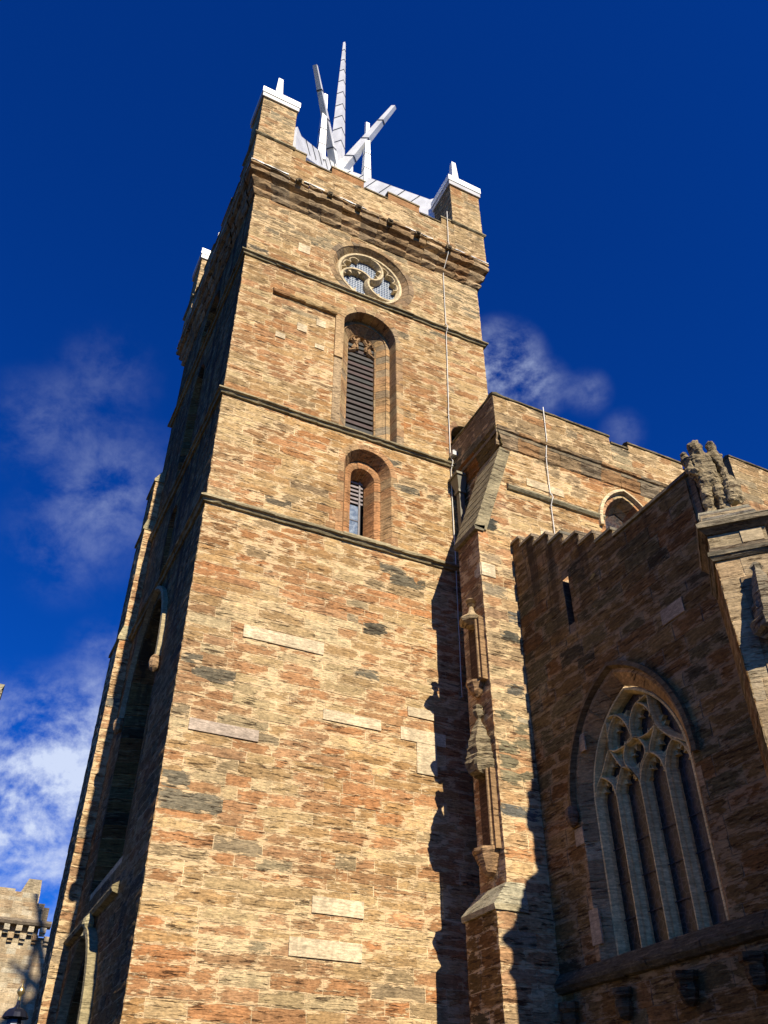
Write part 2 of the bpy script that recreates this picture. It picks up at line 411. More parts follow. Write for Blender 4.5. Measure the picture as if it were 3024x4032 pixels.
def cusp(b, fr, base, tip, w, d0, d1, col):
    B, T = Vector(base), Vector(tip); t = (T - B).normalized(); nn = Vector((-t.y, t.x)); m = B + (T - B) * .55
    poly = [B + nn * w, m + nn * w * .35, T, m - nn * w * .35, B - nn * w]
    f0 = [b.bm.verts.new(fr(p.x, p.y, d0)) for p in poly]; f1 = [b.bm.verts.new(fr(p.x, p.y, d1)) for p in poly]
    b.facev(f0, col); b.facev(f1[::-1], col)
    for i in range(5): b.facev([f0[i], f0[(i + 1) % 5], f1[(i + 1) % 5], f1[i]], col)
def ring(b, x0, x1, y0, y1, prof, colf, seg=.6, jit=.006, seed=5, sides='SWNE'):
    """moulding carried round a rectangle, mitred at the corners; prof = [(projection, z), ...]"""
    rnd = random.Random(seed)
    C = {'S': ((x0, y0), (x1, y0), (0, -1)), 'E': ((x1, y0), (x1, y1), (1, 0)), 'N': ((x1, y1), (x0, y1), (0, 1)), 'W': ((x0, y1), (x0, y0), (-1, 0))}
    for sd in sides:
        a, c, nrm = C[sd]; a = Vector(a); c = Vector(c); t = (c - a).normalized(); nrm = Vector(nrm); L = (c - a).length
        n = max(1, int(L / seg)); cuts = [i / n + (rnd.uniform(-.25, .25) / n if 0 < i < n else 0) for i in range(n + 1)]
        for i in range(n):
            col = colf(rnd); m = 3; rows = []; dj = rnd.uniform(-jit, jit)
            for k in range(m + 1):
                f = cuts[i] + (cuts[i + 1] - cuts[i]) * k / m; row = []
                for o, z in prof:
                    p = a + t * (-o + (L + 2 * o) * f) + nrm * (o + (dj if 0 < f < 1 else 0) + (rnd.uniform(-jit, jit) if o > .02 else 0))
                    row.append(b.bm.verts.new((p.x, p.y, z + (rnd.uniform(-jit, jit) if o > .02 else 0))))
                rows.append(row)
            for k in range(m):
                for j in range(len(prof) - 1): b.facev([rows[k][j], rows[k + 1][j], rows[k + 1][j + 1], rows[k][j + 1]], col)
def strip(b, fr, u0, u1, prof, colf, seg=.6, jit=.005, seed=5, ends=True):
    """straight moulding on one face; prof = [(depth d, z)]"""
    rnd = random.Random(seed); n = max(1, int((u1 - u0) / seg)); cuts = [u0 + (u1 - u0) * i / n for i in range(n + 1)]
    for i in range(n):
        col = colf(rnd); rows = []
        for k in range(4):
            u = cuts[i] + (cuts[i + 1] - cuts[i]) * k / 3
            rows.append([b.bm.verts.new(fr(u, z + rnd.uniform(-jit, jit), d + rnd.uniform(-jit, jit))) for d, z in prof])
        for k in range(3):
            for j in range(len(prof) - 1): b.facev([rows[k][j], rows[k + 1][j], rows[k + 1][j + 1], rows[k][j + 1]], col)
        if ends and i == 0: b.facev(rows[0], col)
        if ends and i == n - 1: b.facev(rows[-1][::-1], col)
def STR(rnd): k = rnd.uniform(.8, 1.15); return (.27 * k, .225 * k, .13 * k, .35)
def CORN(rnd): return pick([((.38, .22, .10), 2), ((.34, .23, .12), 2), ((.27, .20, .12), 1.5), ((.44, .30, .16), 1)], rnd, (.7, 1.0))

# ================================================================== GROUND
g = MB(); g.box((-400, -400, -1.9), (400, 400, -1.6), (.035, .024, .012, .2))
ground = g.build('ground', plain_mat('cobble_paving', 0.95, 0, 0.25, 0.1, 2.0)); tag(ground, 'dark cobbled forecourt round the foot of the church', 'ground', kind='structure')

# ================================================================== TOWER
T = thing('church_tower', (4.5, 4.5, -1.6), 'tall square sandstone church tower with string courses and corner pinnacles', 'tower')
fs, fw, fn, fe = FS(0.0), FW(0.0), FN(9.0), FE(9.0)
OC = Arch('circle', 4.55, 1.48, 25.80, 24.3, na=18)
LV = Arch('round', 4.5, .97, 22.62, 18.05, na=18)
LC = Arch('round', 4.51, .75, 16.63, 14.1, na=16)
DR = Arch('round', 7.98, .58, 19.22, 18.3, na=12)
def palS(z): return PAL_TOP if z > 25.5 else PAL if z > 12.5 else PAL_LOW
b = MB()
backing(b, fs, [(0, -1.6), (9, -1.6), (9, 28.2), (0, 28.2)], [OC.outline(0), LV.outline(0), LC.outline(0), DR.outline(0)])
blocks(b, fs, 0, 9, -1.6, 28.15, (OC, LV, LC, DR), seed=11, palf=palS)
b.build('wall', M_ST, T)
b = MB()
WW = Arch('pt', 4.45, 1.75, 11.0, 5.9, c=.9, na=20); WD = Arch('pt', 4.6, 1.15, 2.6, -1.6, c=.8, na=20)
WB = Arch('pt', 4.5, .85, 22.0, 18.1, c=.6, na=16); WL = Arch('round', 4.5, .5, 16.4, 14.3, na=12); WO = Arch('circle', 4.5, 1.2, 25.8, 24.4, na=14)
backing(b, fw, [(0, -1.6), (9, -1.6), (9, 28.2), (0, 28.2)], [a.outline(0) for a in (WW, WD, WB, WL, WO)])
blocks(b, fw, 0, 9, -1.6, 28.15, (WW, WD, WB, WL, WO), seed=12, pal=PAL_SHADE)
b.build('wall', M_PORCH, T)
b = MB()
for f, sd in ((fn, 13), (fe, 14)):
    backing(b, f, [(0, -1.6), (9, -1.6), (9, 28.2), (0, 28.2)], [])
blocks(b, fe, 0, 9, 18, 28.15, (), seed=14, rough=.006)
b.build('wall', M_ST, T)
# string courses
for z in (13.98, 17.88, 24.33):
    b = MB(); ring(b, 0, 9, 0, 9, [(0, z - .13), (.07, z - .12), (.10, z - .05), (.16, z - .03), (.16, z + .02), (0.0, z + .19)], STR, seg=.9, jit=.011, seed=int(z * 10))
    b.build('string_course', M_SM, T)
# cornice below the parapet
b = MB(); ring(b, 0, 9, 0, 9, [(0, 27.74), (.05, 27.76), (.13, 27.86), (.14, 27.97), (.04, 28.03), (.05, 28.10), (.20, 28.22), (.27, 28.36), (.24, 28.44), (.14, 28.47), (.15, 28.56), (.37, 28.66), (.40, 28.78), (.38, 28.88), (.30, 28.91), (.31, 28.98), (.41, 29.02), (.41, 29.12), (.33, 29.17)], CORN, seg=.62, jit=.028, seed=33)
ring(b, 0, 9, 0, 9, [(-.02, 27.73), (.02, 27.80), (.02, 28.05), (.10, 28.26), (.10, 28.58), (.30, 28.70), (.28, 28.86), (.28, 29.08), (-.05, 29.10)], lambda r: (.20, .14, .075, .6), seg=9, jit=0.0, seed=34)
b.build('cornice', M_SM, T, tilt=TILT)
b = MB()
for fr, u0, u1 in ((FS(-.33), -.40, 1.0), (FS(-.33), 1.6, 2.4), (FS(-.33), 3.0, 4.1), (FS(-.33), 5.6, 6.9), (FS(-.33), 7.9, 9.38), (FW(-.33), -.4, 9.3)):
    b = MB(); strip(b, fr, u0, u1, [(.0, 29.13), (-.10, 29.10), (-.10, 29.135), (.0, 29.17)], lambda r: (.55, .55, .53, 0), seg=.4, jit=.008); b.build('lead_flashing', M_LEAD, T, tilt=TILT)
for i, x in enumerate((1.30, 2.50, 3.65, 4.95, 6.1, 7.45)):
    b = MB(); b.box((x, -.53, 28.78), (x + .22, -.30, 29.0), (.13, .10, .06, .8), .025); b.box((x + .05, -.58, 28.82), (x + .17, -.52, 28.94), (.06, .05, .035, .8), .015)
    b.build('water_spout', M_SM, T, tilt=TILT)
b = MB(); b.box((.06, .06, 28.9), (8.94, 8.94, 29.3), (.22, .22, .23, 0)); b.build('roof', M_LEAD, T)
# parapet with merlons
PO = .33
def merlons(z):
    return [(1.04, 1.60, 31.13), (1.60, 2.68, 30.70), (2.68, 4.00, 31.13), (4.00, 5.05, 30.68), (5.05, 6.40, 31.13), (6.40, 7.40, 30.70), (7.40, 7.96, 31.13)]
b = MB()
for fr, u0, u1, sd in ((FS(-PO), -PO, 9.33, 21), (FW(-PO), -PO, 9.33, 22), (FN(9 + PO), -PO, 9.33, 23), (FE(9 + PO), -PO, 9.33, 24)):
    backing(b, fr, [(u0, 29.1), (u1, 29.1), (u1, 30.62), (u0, 30.62)], [])
    blocks(b, fr, u0, u1, 29.1, 30.60, (), seed=sd, pal=PAL_TOP, lb=(.3, .9), hc=(.22, .3))
    for a, c, zt in merlons(0):
        b.fbox(fr, a, c, 30.58, zt - .12, -.012, .38, pick(PAL_TOP, RND, (.3, .6)), .004)
b.build('parapet', M_ST, T, tilt=TILT)
for fr in (FS(-PO), FW(-PO), FN(9 + PO), FE(9 + PO)):
    for a, c, zt in merlons(0):
        hi = zt > 31; e = .03 if hi else -.03
        k = RND.uniform(.85, 1.1); col = (.33 * k, .27 * k, .16 * k, .4) if hi else (.14, .11, .06, .8)
        b = MB(); b.hexa([fr(u, z, d) for u, z, d in [(a - e, zt - .13, -.045), (c + e, zt - .13, -.045), (c + e, zt - .13, .42), (a - e, zt - .13, .42), (a - e, zt - .03, -.03), (c + e, zt - .03, -.03), (c + e, zt + .03, .2), (a - e, zt + .03, .2)]], col)
        b.build('coping', M_SM, T, tilt=TILT)
# corner pinnacles
ALU = (.84, .84, .80, 0); SEAM = (.10, .11, .13, 0)
def taper(b, c, h0, h1, z0, z1, col, rot=0.0, chis=0.0, tip=(0, 0)):
    P = []
    for h, z, o in ((h0, z0, (0, 0)), (h1, z1, tip)):
        for sx, sy in ((-1, -1), (1, -1), (1, 1), (-1, 1)):
            x, y = sx * h, sy * h; cr, sr = math.cos(rot), math.sin(rot)
            P.append((c[0] + o[0] + x * cr - y * sr, c[1] + o[1] + x * sr + y * cr, z + (chis * sy if z == z1 else 0)))
    b.hexa(P, col)
for (cx, cy) in ((.355, .355), (8.64, .355), (.355, 8.64), (8.64, 8.64)):
    b = MB(); x0, x1, y0, y1 = cx - .685, cx + .685, cy - .685, cy + .685
    sgx = -1 if cx < 4 else 1; sgy = -1 if cy < 4 else 1
    # lower stage, its foot flush with the parapet, standing just proud of it
    lo = [(x0, 29.12), (x1, 29.12), (x1, 31.0), (x0, 31.0)]
    for fr, u0, u1, sd in ((FS(y0 - .012), x0, x1, 1), (FW(x0 - .012), y0, y1, 2), (FN(y1 + .012), x0, x1, 3), (FE(x1 + .012), y0, y1, 4)):
        for za, zb2, ins, s2 in ((29.14, 31.0, -.012, 40), (31.05, 33.78, .02, 60)):
            f2 = (lambda fr, ins: (lambda u, z, d: fr(u, z, d + ins)))(fr, ins)
            backing(b, f2, [(u0, za), (u1, za), (u1, zb2), (u0, zb2)], [])
            blocks(b, f2, u0, u1, za, zb2, (), seed=s2 + sd + int(cx + 3 * cy), pal=PAL_TOP, lb=(.28, .75), hc=(.24, .32), rough=.007)
    p = b.build('pinnacle', M_ST, T, tilt=TILT)
    b = MB(); ring(b, x0, x1, y0, y1, [(-.02, 30.92), (.06, 30.93), (.11, 30.98), (.11, 31.05), (-.03, 31.17)], STR, seed=7); b.build('string_course', M_SM, p, tilt=TILT)
    b = MB(); e = .10
    b.box((x0 - e + .03, y0 - e + .03, 33.76), (x1 + e - .03, y1 + e - .03, 34.03), (.40, .40, .40, 0)); b.box((x0 - e, y0 - e, 34.03), (x1 + e, y1 + e, 34.40), ALU)
    b.hexa([(x0 - e, y0 - e, 34.405), (x1 + e, y0 - e, 34.405), (x1 + e, y1 + e, 34.405), (x0 - e, y1 + e, 34.405), (cx - .3, cy - .3, 34.6), (cx + .3, cy - .3, 34.6), (cx + .3, cy + .3, 34.6), (cx - .3, cy + .3, 34.6)], ALU)
    b.build('cap', M_ALU, p, tilt=TILT)
    b = MB(); taper(b, (cx, cy), .205, .165, 34.5, 35.35, ALU); taper(b, (cx, cy), .185, .184, 35.35, 35.40, SEAM); taper(b, (cx, cy), .165, .10, 35.40, 36.95, ALU, chis=-.03)
    b.build('spike', M_ALU, p, tilt=TILT)

# ---- oculus
fo = fs
b = MB(); sweep(b, fs, OC, [(-.20, -.012), (0, -.016), (.01, .01), (.20, .24)], [((.33, .22, .115), 2), ((.27, .18, .10), 2), ((.36, .25, .13), 2), ((.22, .17, .11), 1)], seed=5, per=1, closed=True)
# keep the ring above the string course only (the bottom stones lie behind it)
win = b.build('window', M_ST, T)
TRC = (.60, .48, .29, .25)
b = MB(); R0 = 1.24; cx, cz = 4.57, 25.84
circ = lambda r, n=48, a0=0.0: [(cx + r * math.cos(a0 + 2 * math.pi * i / n), cz + r * math.sin(a0 + 2 * math.pi * i / n)) for i in range(n)]
bar(b, fs, circ(R0 - .03), .24, .16, .50, TRC, True)
for a in (88, 205, 325):
    a = R(a); e = Vector((math.cos(a), math.sin(a))); pr = Vector((e.y, -e.x)); rr = (R0 - .08) / 2; pts = []
    for i in range(17):
        th = math.pi * i / 16; p = e * rr * (1 - math.cos(th)) + pr * rr * .82 * math.sin(th); pts.append((cx + p.x, cz + p.y))
    bar(b, fs, pts, .20, .18, .48, TRC)
    foil = []
    for i in range(49):
        th = R(30 + 72 * i / 48); sc_ = abs(math.sin(math.pi * 3 * i / 48)); rr2 = R0 - .13 - .17 * (1 - sc_) ** 2.2
        foil.append((cx + math.cos(a + th) * rr2, cz + math.sin(a + th) * rr2))
    bar(b, fs, foil, .075, .22, .43, TRC)
    for k in (5, 9):
        p = Vector(pts[k]); q = Vector(pts[k + 1]) - Vector(pts[k - 1]); nn = Vector((q.y, -q.x)).normalized(); cusp(b, fs, p - nn * .03, p - nn * .21, .09, .22, .40, TRC)
b.build('tracery', M_TR, win)
b = MB(); b.face([fs(cx + 1.2 * math.cos(k * math.pi / 12), cz + 1.2 * math.sin(k * math.pi / 12), .44) for k in range(24)], (.1, .15, .25, 0)); b.build('glass', M_GLB, win)
b = MB()
for i in range(-11, 12):
    q = i * .105; h = math.sqrt(max(0, 1.18 ** 2 - q * q))
    if h > .1:
        b.fbox(fs, cx + q - .009, cx + q + .009, cz - h, cz + h, .425, .435, (.30, .33, .37, 0)); b.fbox(fs, cx - h, cx + h, cz + q - .009, cz + q + .009, .423, .433, (.30, .33, .37, 0))
b.build('leading', M_LEAD, win)

# ---- belfry louvre window
JP = [((.40, .24, .11), 3), ((.36, .22, .11), 2), ((.44, .30, .15), 2), ((.30, .22, .13), 1.4)]
b = MB()
sweep(b, fs, LV, [(-.24, -.014), (0, -.018), (.012, .01), (.06, .36)], JP, seed=51)
L2 = Arch('round', 4.5, .78, 22.62, 18.05, na=18)
sweep(b, fs, L2, [(-.16, .37), (0, .36), (.012, .40), (.25, .62)], JP, seed=52)
L3 = Arch('round', 4.5, .50, 22.62, 18.05, na=18)
sweep(b, fs, L3, [(-.10, .64), (0, .63), (.02, .66), (.03, 1.0)], JP, seed=53)
win = b.build('window', M_SM, T)
for fr2, u in ((fs, 0),):
    b = MB(); b.fbox(fs, 3.25, 3.55, 20.9, 22.86, -.07, .0, (.42, .28, .14, .5), .008); b.fbox(fs, 3.27, 3.53, 18.1, 20.9, -.025, .0, (.38, .27, .15, .8), .008); b.build('jamb', M_SM, win)
for i in range(22):
    z = 18.12 + i * .222; hw = L3.half(z, .03) or .1
    b = MB(); b.hexa([fs(u, zz + RND.uniform(-.008, .008), d) for u, zz, d in [(4.5 - hw, z, .70), (4.5 + hw, z, .70), (4.5 + hw, z + .13, .92), (4.5 - hw, z + .13, .92), (4.5 - hw, z + .12, .69), (4.5 + hw, z + .12, .69), (4.5 + hw, z + .155, .92), (4.5 - hw, z + .155, .92)]], (.08 * RND.uniform(.8, 1.2), .066, .06, 0))
    if z < 23.0: b.build('louvre', M_WOOD, win)
    else: b.bm.free()
b = MB(); b.fbox(fs, 3.95, 5.05, 18.0, 23.15, 1.0, 1.02, (.01, .01, .01, 0)); b.build('backboard', M_WOOD, win)
b = MB(); HC = (.36, .22, .11, .4)
pl = [(4.02 + .0, 22.3)]
for sgn in (-1, 1):
    pts = [(4.5 + sgn * (.47 - .30 * math.sin(t * math.pi)) * (1 - t * .15), 22.25 + .62 * t) for t in [i / 8 for i in range(9)]]
    bar(b, fs, pts, .12, .60, .74, HC)
    pts = [(4.5 + sgn * (.10 + .30 * t), 22.93 - .14 * math.sin(t * math.pi) + .05 * (1 - t) - .1 * t) for t in [i / 6 for i in range(7)]]
    bar(b, fs, pts, .14, .60, .74, HC)
    cusp(b, fs, (4.5 + sgn * .34, 22.52), (4.5 + sgn * .10, 22.42), .13, .60, .72, HC); cusp(b, fs, (4.5 + sgn * .36, 22.86), (4.5 + sgn * .12, 22.70), .12, .60, .72, HC)
b.build('tracery', M_SM, win)

# ---- lancet
b = MB()
sweep(b, fs, LC, [(-.20, -.010), (0, -.014), (.012, .01), (.18, .33)], [((.40, .22, .10), 3), ((.42, .27, .13), 2), ((.34, .25, .14), 1)], seed=61)
C2 = Arch('round', 4.51, .48, 16.58, 14.1, na=16)
sweep(b, fs, C2, [(-.12, .34), (0, .33), (.10, .37), (.24, .80)], [((.42, .21, .09), 3), ((.40, .23, .11), 2)], seed=62)
win = b.build('window', M_SM, T)
b = MB(); b.fbox(fs, 4.2, 4.82, 14.1, 16.9, .98, 1.0, (.008, .008, .008, 0)); b.build('backboard', M_WOOD, win)
for i in range(7):
    z = 15.95 + i * .15
    b = MB(); b.hexa([fs(u, zz, d) for u, zz, d in [(4.25, z, .80), (4.72, z, .80), (4.72, z + .08, .93), (4.25, z + .08, .93), (4.25, z + .06, .79), (4.72, z + .06, .79), (4.72, z + .10, .93), (4.25, z + .10, .93)]], (.30, .26, .25, 0)); b.build('louvre', M_WOOD, win)
b = MB(); b.fbox(fs, 4.22, 4.58, 14.2, 15.86, .80, .82, (.2, .25, .3, 0)); b.build('glass', M_GLB, win)
b = MB()
for z in (14.75, 15.3): b.fbox(fs, 4.22, 4.60, z, z + .03, .785, .80, (.14, .14, .15, 0))
b.fbox(fs, 4.58, 4.63, 14.2, 16.8, .77, .83, (.24, .22, .21, 0)); b.build('frame', M_WOOD, win)
b = MB(); b.hexa([fs(u, z, d) for u, z, d in [(3.8, 14.0, -.10), (5.22, 14.0, -.10), (5.0, 14.0, .9), (4.1, 14.0, .9), (3.8, 14.16, -.05), (5.22, 14.16, -.05), (5.0, 14.42, .9), (4.1, 14.42, .9)]], (.36, .30, .18, .3)); b.build('sill', M_SM, win)
# ---- doorway onto the roof walk
b = MB(); sweep(b, fs, DR, [(-.2, -.006), (0, -.01), (.02, .02), (.03, .5)], [((.42, .24, .12), 2), ((.40, .27, .13), 1)], seed=71); dr = b.build('doorway', M_SM, T)
b = MB(); b.fbox(fs, 7.3, 8.6, 18.2, 19.9, .5, .52, (.03, .022, .015, 0)); b.fbox(fs, 7.42, 7.6, 18.3, 19.0, .44, .47, (.4, .4, .38, 0)); b.build('door', M_WOOD, dr)
# ---- weathered ledge, and the new stones let into the old face
b = MB()
strip(b, fs, 1.06, 3.28, [(.0, 22.80), (-.11, 22.83), (-.13, 22.90), (-.10, 23.0), (.0, 23.16)], lambda r: pick(PAL, r, (.7, 1)), seg=.5, jit=.014, seed=8, ends=True)
b.build('ledge', M_SM, T)
PATCH = [(1.36, 3.40, 10.30, 10.62, 1), (.41, 1.97, 7.82, 8.08, .8), (3.46, 4.94, 8.66, 8.92, .95), (5.46, 6.68, 8.56, 8.88, 1), (5.88, 6.42, 7.80, 8.55, 1), (5.66, 6.38, 9.20, 9.44, .95),
         (2.97, 4.53, 3.68, 4.02, 1), (3.41, 4.56, 4.50, 4.82, 1), (1.75, 2.18, 25.5, 25.95, .9), (1.97, 2.30, 21.5, 21.84, .95), (2.60, 2.92, 22.04, 22.34, .95), (1.30, 1.62, 20.85, 21.08, .9), (2.60, 2.92, 20.98, 21.16, .9)]
for u0, u1, z0, z1, k in PATCH:
    b = MB(); b.fbox(fs, u0, u1, z0, z1, -.034, .01, (.60 * k, .48 * k, (.30 if k > .82 else .36) * k, .12), .003); b.build('repair_stone', M_TR, T)
b = MB()
for u0, u1, z0, z1, c in [(4.44, 5.12, 11.2, 11.57, .075), (5.2, 6.3, 12.9, 13.3, .13), (4.9, 5.7, 13.2, 13.5, .12), (.02, .62, 6.55, 6.95, .17), (.02, 1.35, 6.1, 6.52, .19), (.3, 1.3, 9.0, 9.35, .15), (.02, .5, 9.35, 9.6, .16), (5.3, 6.2, 16.2, 16.5, .15), (4.2, 4.9, 9.9, 10.2, .17)]:
    b = MB(); block(b, fs, u0, u1, z0, z1, .026, (c * 1.1, c * .93, c * .60, .9), RND); b.build('dark_stone', M_ST, T)

# ---- west face: hooded window, door and belfry openings
def hood(ar, fr, o, p, col, name, parent, lo=0.0, mat=M_SM):
    b = MB(); A2 = Arch(ar.kind, ar.cx, ar.w, ar.zs, ar.zs - lo, ar.c, ar.na)
    pr = [(-o, .0), (-o, -p), (-o + .09, -p - .02), (-o + .13, -.02), (-o + .13, .02)]
    L = [A2.outline(d) for d, _ in pr]
    for i in range(len(L[0]) - 1):
        for j in range(len(pr) - 1): b.face([fr(*L[j][i], pr[j][1]), fr(*L[j][i + 1], pr[j][1]), fr(*L[j + 1][i + 1], pr[j + 1][1]), fr(*L[j + 1][i], pr[j + 1][1])], col)
    for i in (0, len(L[0]) - 1): b.face([fr(*L[j][i], pr[j][1]) for j in range(len(pr))], col)
    return b.build(name, mat, parent)
PW = PAL_SHADE
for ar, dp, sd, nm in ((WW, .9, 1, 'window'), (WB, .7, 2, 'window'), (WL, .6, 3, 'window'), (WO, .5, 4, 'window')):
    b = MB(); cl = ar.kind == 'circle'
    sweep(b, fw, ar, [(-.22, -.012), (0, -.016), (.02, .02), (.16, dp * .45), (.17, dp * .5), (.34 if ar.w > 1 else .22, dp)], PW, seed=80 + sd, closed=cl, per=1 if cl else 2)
    w = b.build(nm, M_PORCH, T)
    if ar is WB:
        for i in range(26):
            z = 18.2 + i * .2; hw = ar.half(z, .2)
            if hw: b = MB(); b.hexa([fw(u, zz, d) for u, zz, d in [(4.5 - hw, z, .6), (4.5 + hw, z, .6), (4.5 + hw, z + .12, .8), (4.5 - hw, z + .12, .8), (4.5 - hw, z + .1, .59), (4.5 + hw, z + .1, .59), (4.5 + hw, z + .15, .8), (4.5 - hw, z + .15, .8)]], (.13, .105, .095, 0)); b.build('louvre', M_WOOD, w)
    b = MB(); zt = ar.zs + ar.w + (ar.w * .6 if ar.kind == 'pt' else 0); b.face([fw(ar.cx - ar.w, ar.zb - .2, dp - .02), fw(ar.cx + ar.w, ar.zb - .2, dp - .02), fw(ar.cx + ar.w, zt, dp - .02), fw(ar.cx - ar.w, zt, dp - .02)], (0.02, .02, .02, 0)); b.build('glass', M_GLD, w)
    if ar is WW:
        b = MB()
        for k in (-.47, .47): bar(b, fw, [(ar.cx + k, ar.zb), (ar.cx + k, ar.zs + .9)], .14, .62, .85, (.40, .31, .18, .2))
        b.build('tracery', M_TR, w)
        hood(WW, fw, .33, .13, (.40, .32, .18, .3), 'hood_mould', w, .35)
        b = MB(); b.lathe((-.12, WW.cx - WW.w - .28, WW.zs - .62), [(.03, -.18), (.12, -.1), (.15, .05), (.13, .18), (.06, .28)], (.36, .23, .12, .9), 9); b.lathe((-.12, WW.cx + WW.w + .28, WW.zs - .62), [(.03, -.18), (.12, -.1), (.15, .05), (.13, .18), (.06, .28)], (.36, .23, .12, .9), 9); b.build('head_stop', M_SM, w)
b = MB()
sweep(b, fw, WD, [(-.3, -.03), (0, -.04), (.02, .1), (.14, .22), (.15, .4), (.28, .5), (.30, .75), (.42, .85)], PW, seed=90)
w = b.build('doorway', M_PORCH, T)
b = MB(); b.face([fw(WD.cx - 1.2, -1.6, .84), fw(WD.cx + 1.2, -1.6, .84), fw(WD.cx + 1.2, 4.6, .84), fw(WD.cx - 1.2, 4.6, .84)], (.03, .02, .012, 0)); b.build('door', M_WOOD, w)
hood(WD, fw, .42, .22, (.34, .28, .15, .4), 'hood_mould', w, 4.0)
b = MB(); strip(b, fw, 2.35, 7.9, [(.0, 5.02), (-.14, 5.06), (-.18, 5.13), (-.17, 5.18), (.0, 5.30)], lambda r: (.28, .23, .12, .6), seed=4); b.build('string_course', M_SM, T)
b = MB(); b.lathe((-.16, WD.cx, 4.82), [(.02, -.26), (.12, -.2), (.07, -.08), (.15, .04), (.13, .16), (.02, .3)], (.42, .36, .2, .6), 8); b.build('finial', M_SM, w)

# ---- north-west buttress in three stages
b = MB()
for (x, z0, z1, y0, y1, sd) in ((-.40, -1.6, 13.9, 7.92, 9.25, 1), (-.34, 14.35, 18.3, 7.95, 9.2, 2), (-.30, 18.7, 20.5, 7.98, 9.15, 3)):
    f1 = FS(y0); f2 = FW(x)
    backing(b, f1, [(x, z0), (.0, z0), (.0, z1), (x, z1)], []); backing(b, f2, [(y0, z0), (y1, z0), (y1, z1), (y0, z1)], [])
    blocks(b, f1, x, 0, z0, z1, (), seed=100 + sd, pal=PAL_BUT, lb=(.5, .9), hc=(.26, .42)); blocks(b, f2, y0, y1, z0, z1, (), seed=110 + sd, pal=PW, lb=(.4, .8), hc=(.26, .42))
    b.fbox(f2, y0, y1, z0, z1, .012, .30, MORTAR)
bt = b.build('buttress', M_ST, T)
for (x0, x1, z0, z1, y0, y1) in ((-.46, -.33, 13.88, 14.40, 7.88, 9.3), (-.40, -.29, 18.28, 18.72, 7.92, 9.25), (-.36, .03, 20.48, 21.25, 7.94, 9.2)):
    b = MB(); k = (.36, .31, .18, .4)
    b.hexa([(x0, y0, z0), (.02, y0, z0), (.02, y1, z0), (x0, y1, z0), (x0, y0, z0 + .10), (.02, y0, z0 + .10), (.02, y1, z0 + .10), (x0, y1, z0 + .10)], k)
    b.hexa([(x0, y0, z0 + .10), (.02, y0, z0 + .10), (.02, y1, z0 + .10), (x0, y1, z0 + .10), (x1 - .02, y0 + .03, z1), (.02, y0 + .03, z1), (.02, y1, z1), (x1 - .02, y1, z1)], k)
    b.build('weathering', M_SM, bt)

# ================================================================== CROWN SPIRE on the tower
S = thing('crown_spire', (4.5, 4.5, 33.0), 'modern silver aluminium spire like a crown of thorns on the tower top', 'spire')
def beam(b, secs, col, seam=(), side=None, sw=.02, st=.03):
    """secs: (centre, half width, half depth); side = horizontal unit vector across the beam"""
    def at(s):
        for i in range(len(secs) - 1):
            if s <= 1: break
        L = [0]
        for i in range(len(secs) - 1): L.append(L[-1] + (Vector(secs[i + 1][0]) - Vector(secs[i][0])).length)
        t = s * L[-1]
        for i in range(len(secs) - 1):
            if t <= L[i + 1] + 1e-9:
                f = (t - L[i]) / (L[i + 1] - L[i]); A, B = secs[i], secs[i + 1]
                return Vector(A[0]).lerp(Vector(B[0]), f), A[1] + (B[1] - A[1]) * f, A[2] + (B[2] - A[2]) * f, (Vector(B[0]) - Vector(A[0])).normalized()
    sd = Vector(side).normalized()
    def loop(c, hw, hd, d):
        up = sd.cross(d).normalized()
        return [c + sd * hw * a + up * hd * e for a, e in ((-1, -1), (1, -1), (1, 1), (-1, 1))]
    prev = None
    for i in range(len(secs)):
        c, hw, hd = secs[i]; d = (Vector(secs[min(i + 1, len(secs) - 1)][0]) - Vector(secs[max(i - 1, 0)][0])).normalized()
        lp = [b.bm.verts.new(p) for p in loop(Vector(c), hw, hd, d)]
        if prev:
            for k in range(4): b.facev([prev[k], prev[(k + 1) % 4], lp[(k + 1) % 4], lp[k]], col)
        else: b.facev(lp[::-1], col)
        prev = lp
    b.facev(prev, col)
    for s in seam:
        c, hw, hd, d = at(s)
        b.hexa(loop(c - d * sw, hw + st, hd + st, d) + loop(c + d * sw, hw + st, hd + st, d), SEAM)
b = MB(); q45 = math.pi / 4; CX, CY = 4.74, 4.78
hf = lambda z: .36 - (z - 37.5) * (.36 - .055) / (54.0 - 37.5)
taper(b, (CX, CY), hf(37.5), .055, 37.5, 54.0, ALU, q45, 0.0)
for z in [42.3, 43.6, 44.9, 46.2, 47.6, 49.0, 50.3, 51.6, 52.9]: taper(b, (CX, CY), hf(z) + .02, hf(z) + .018, z, z + .05, SEAM, q45)
b.build('central_spike', M_ALU, S)
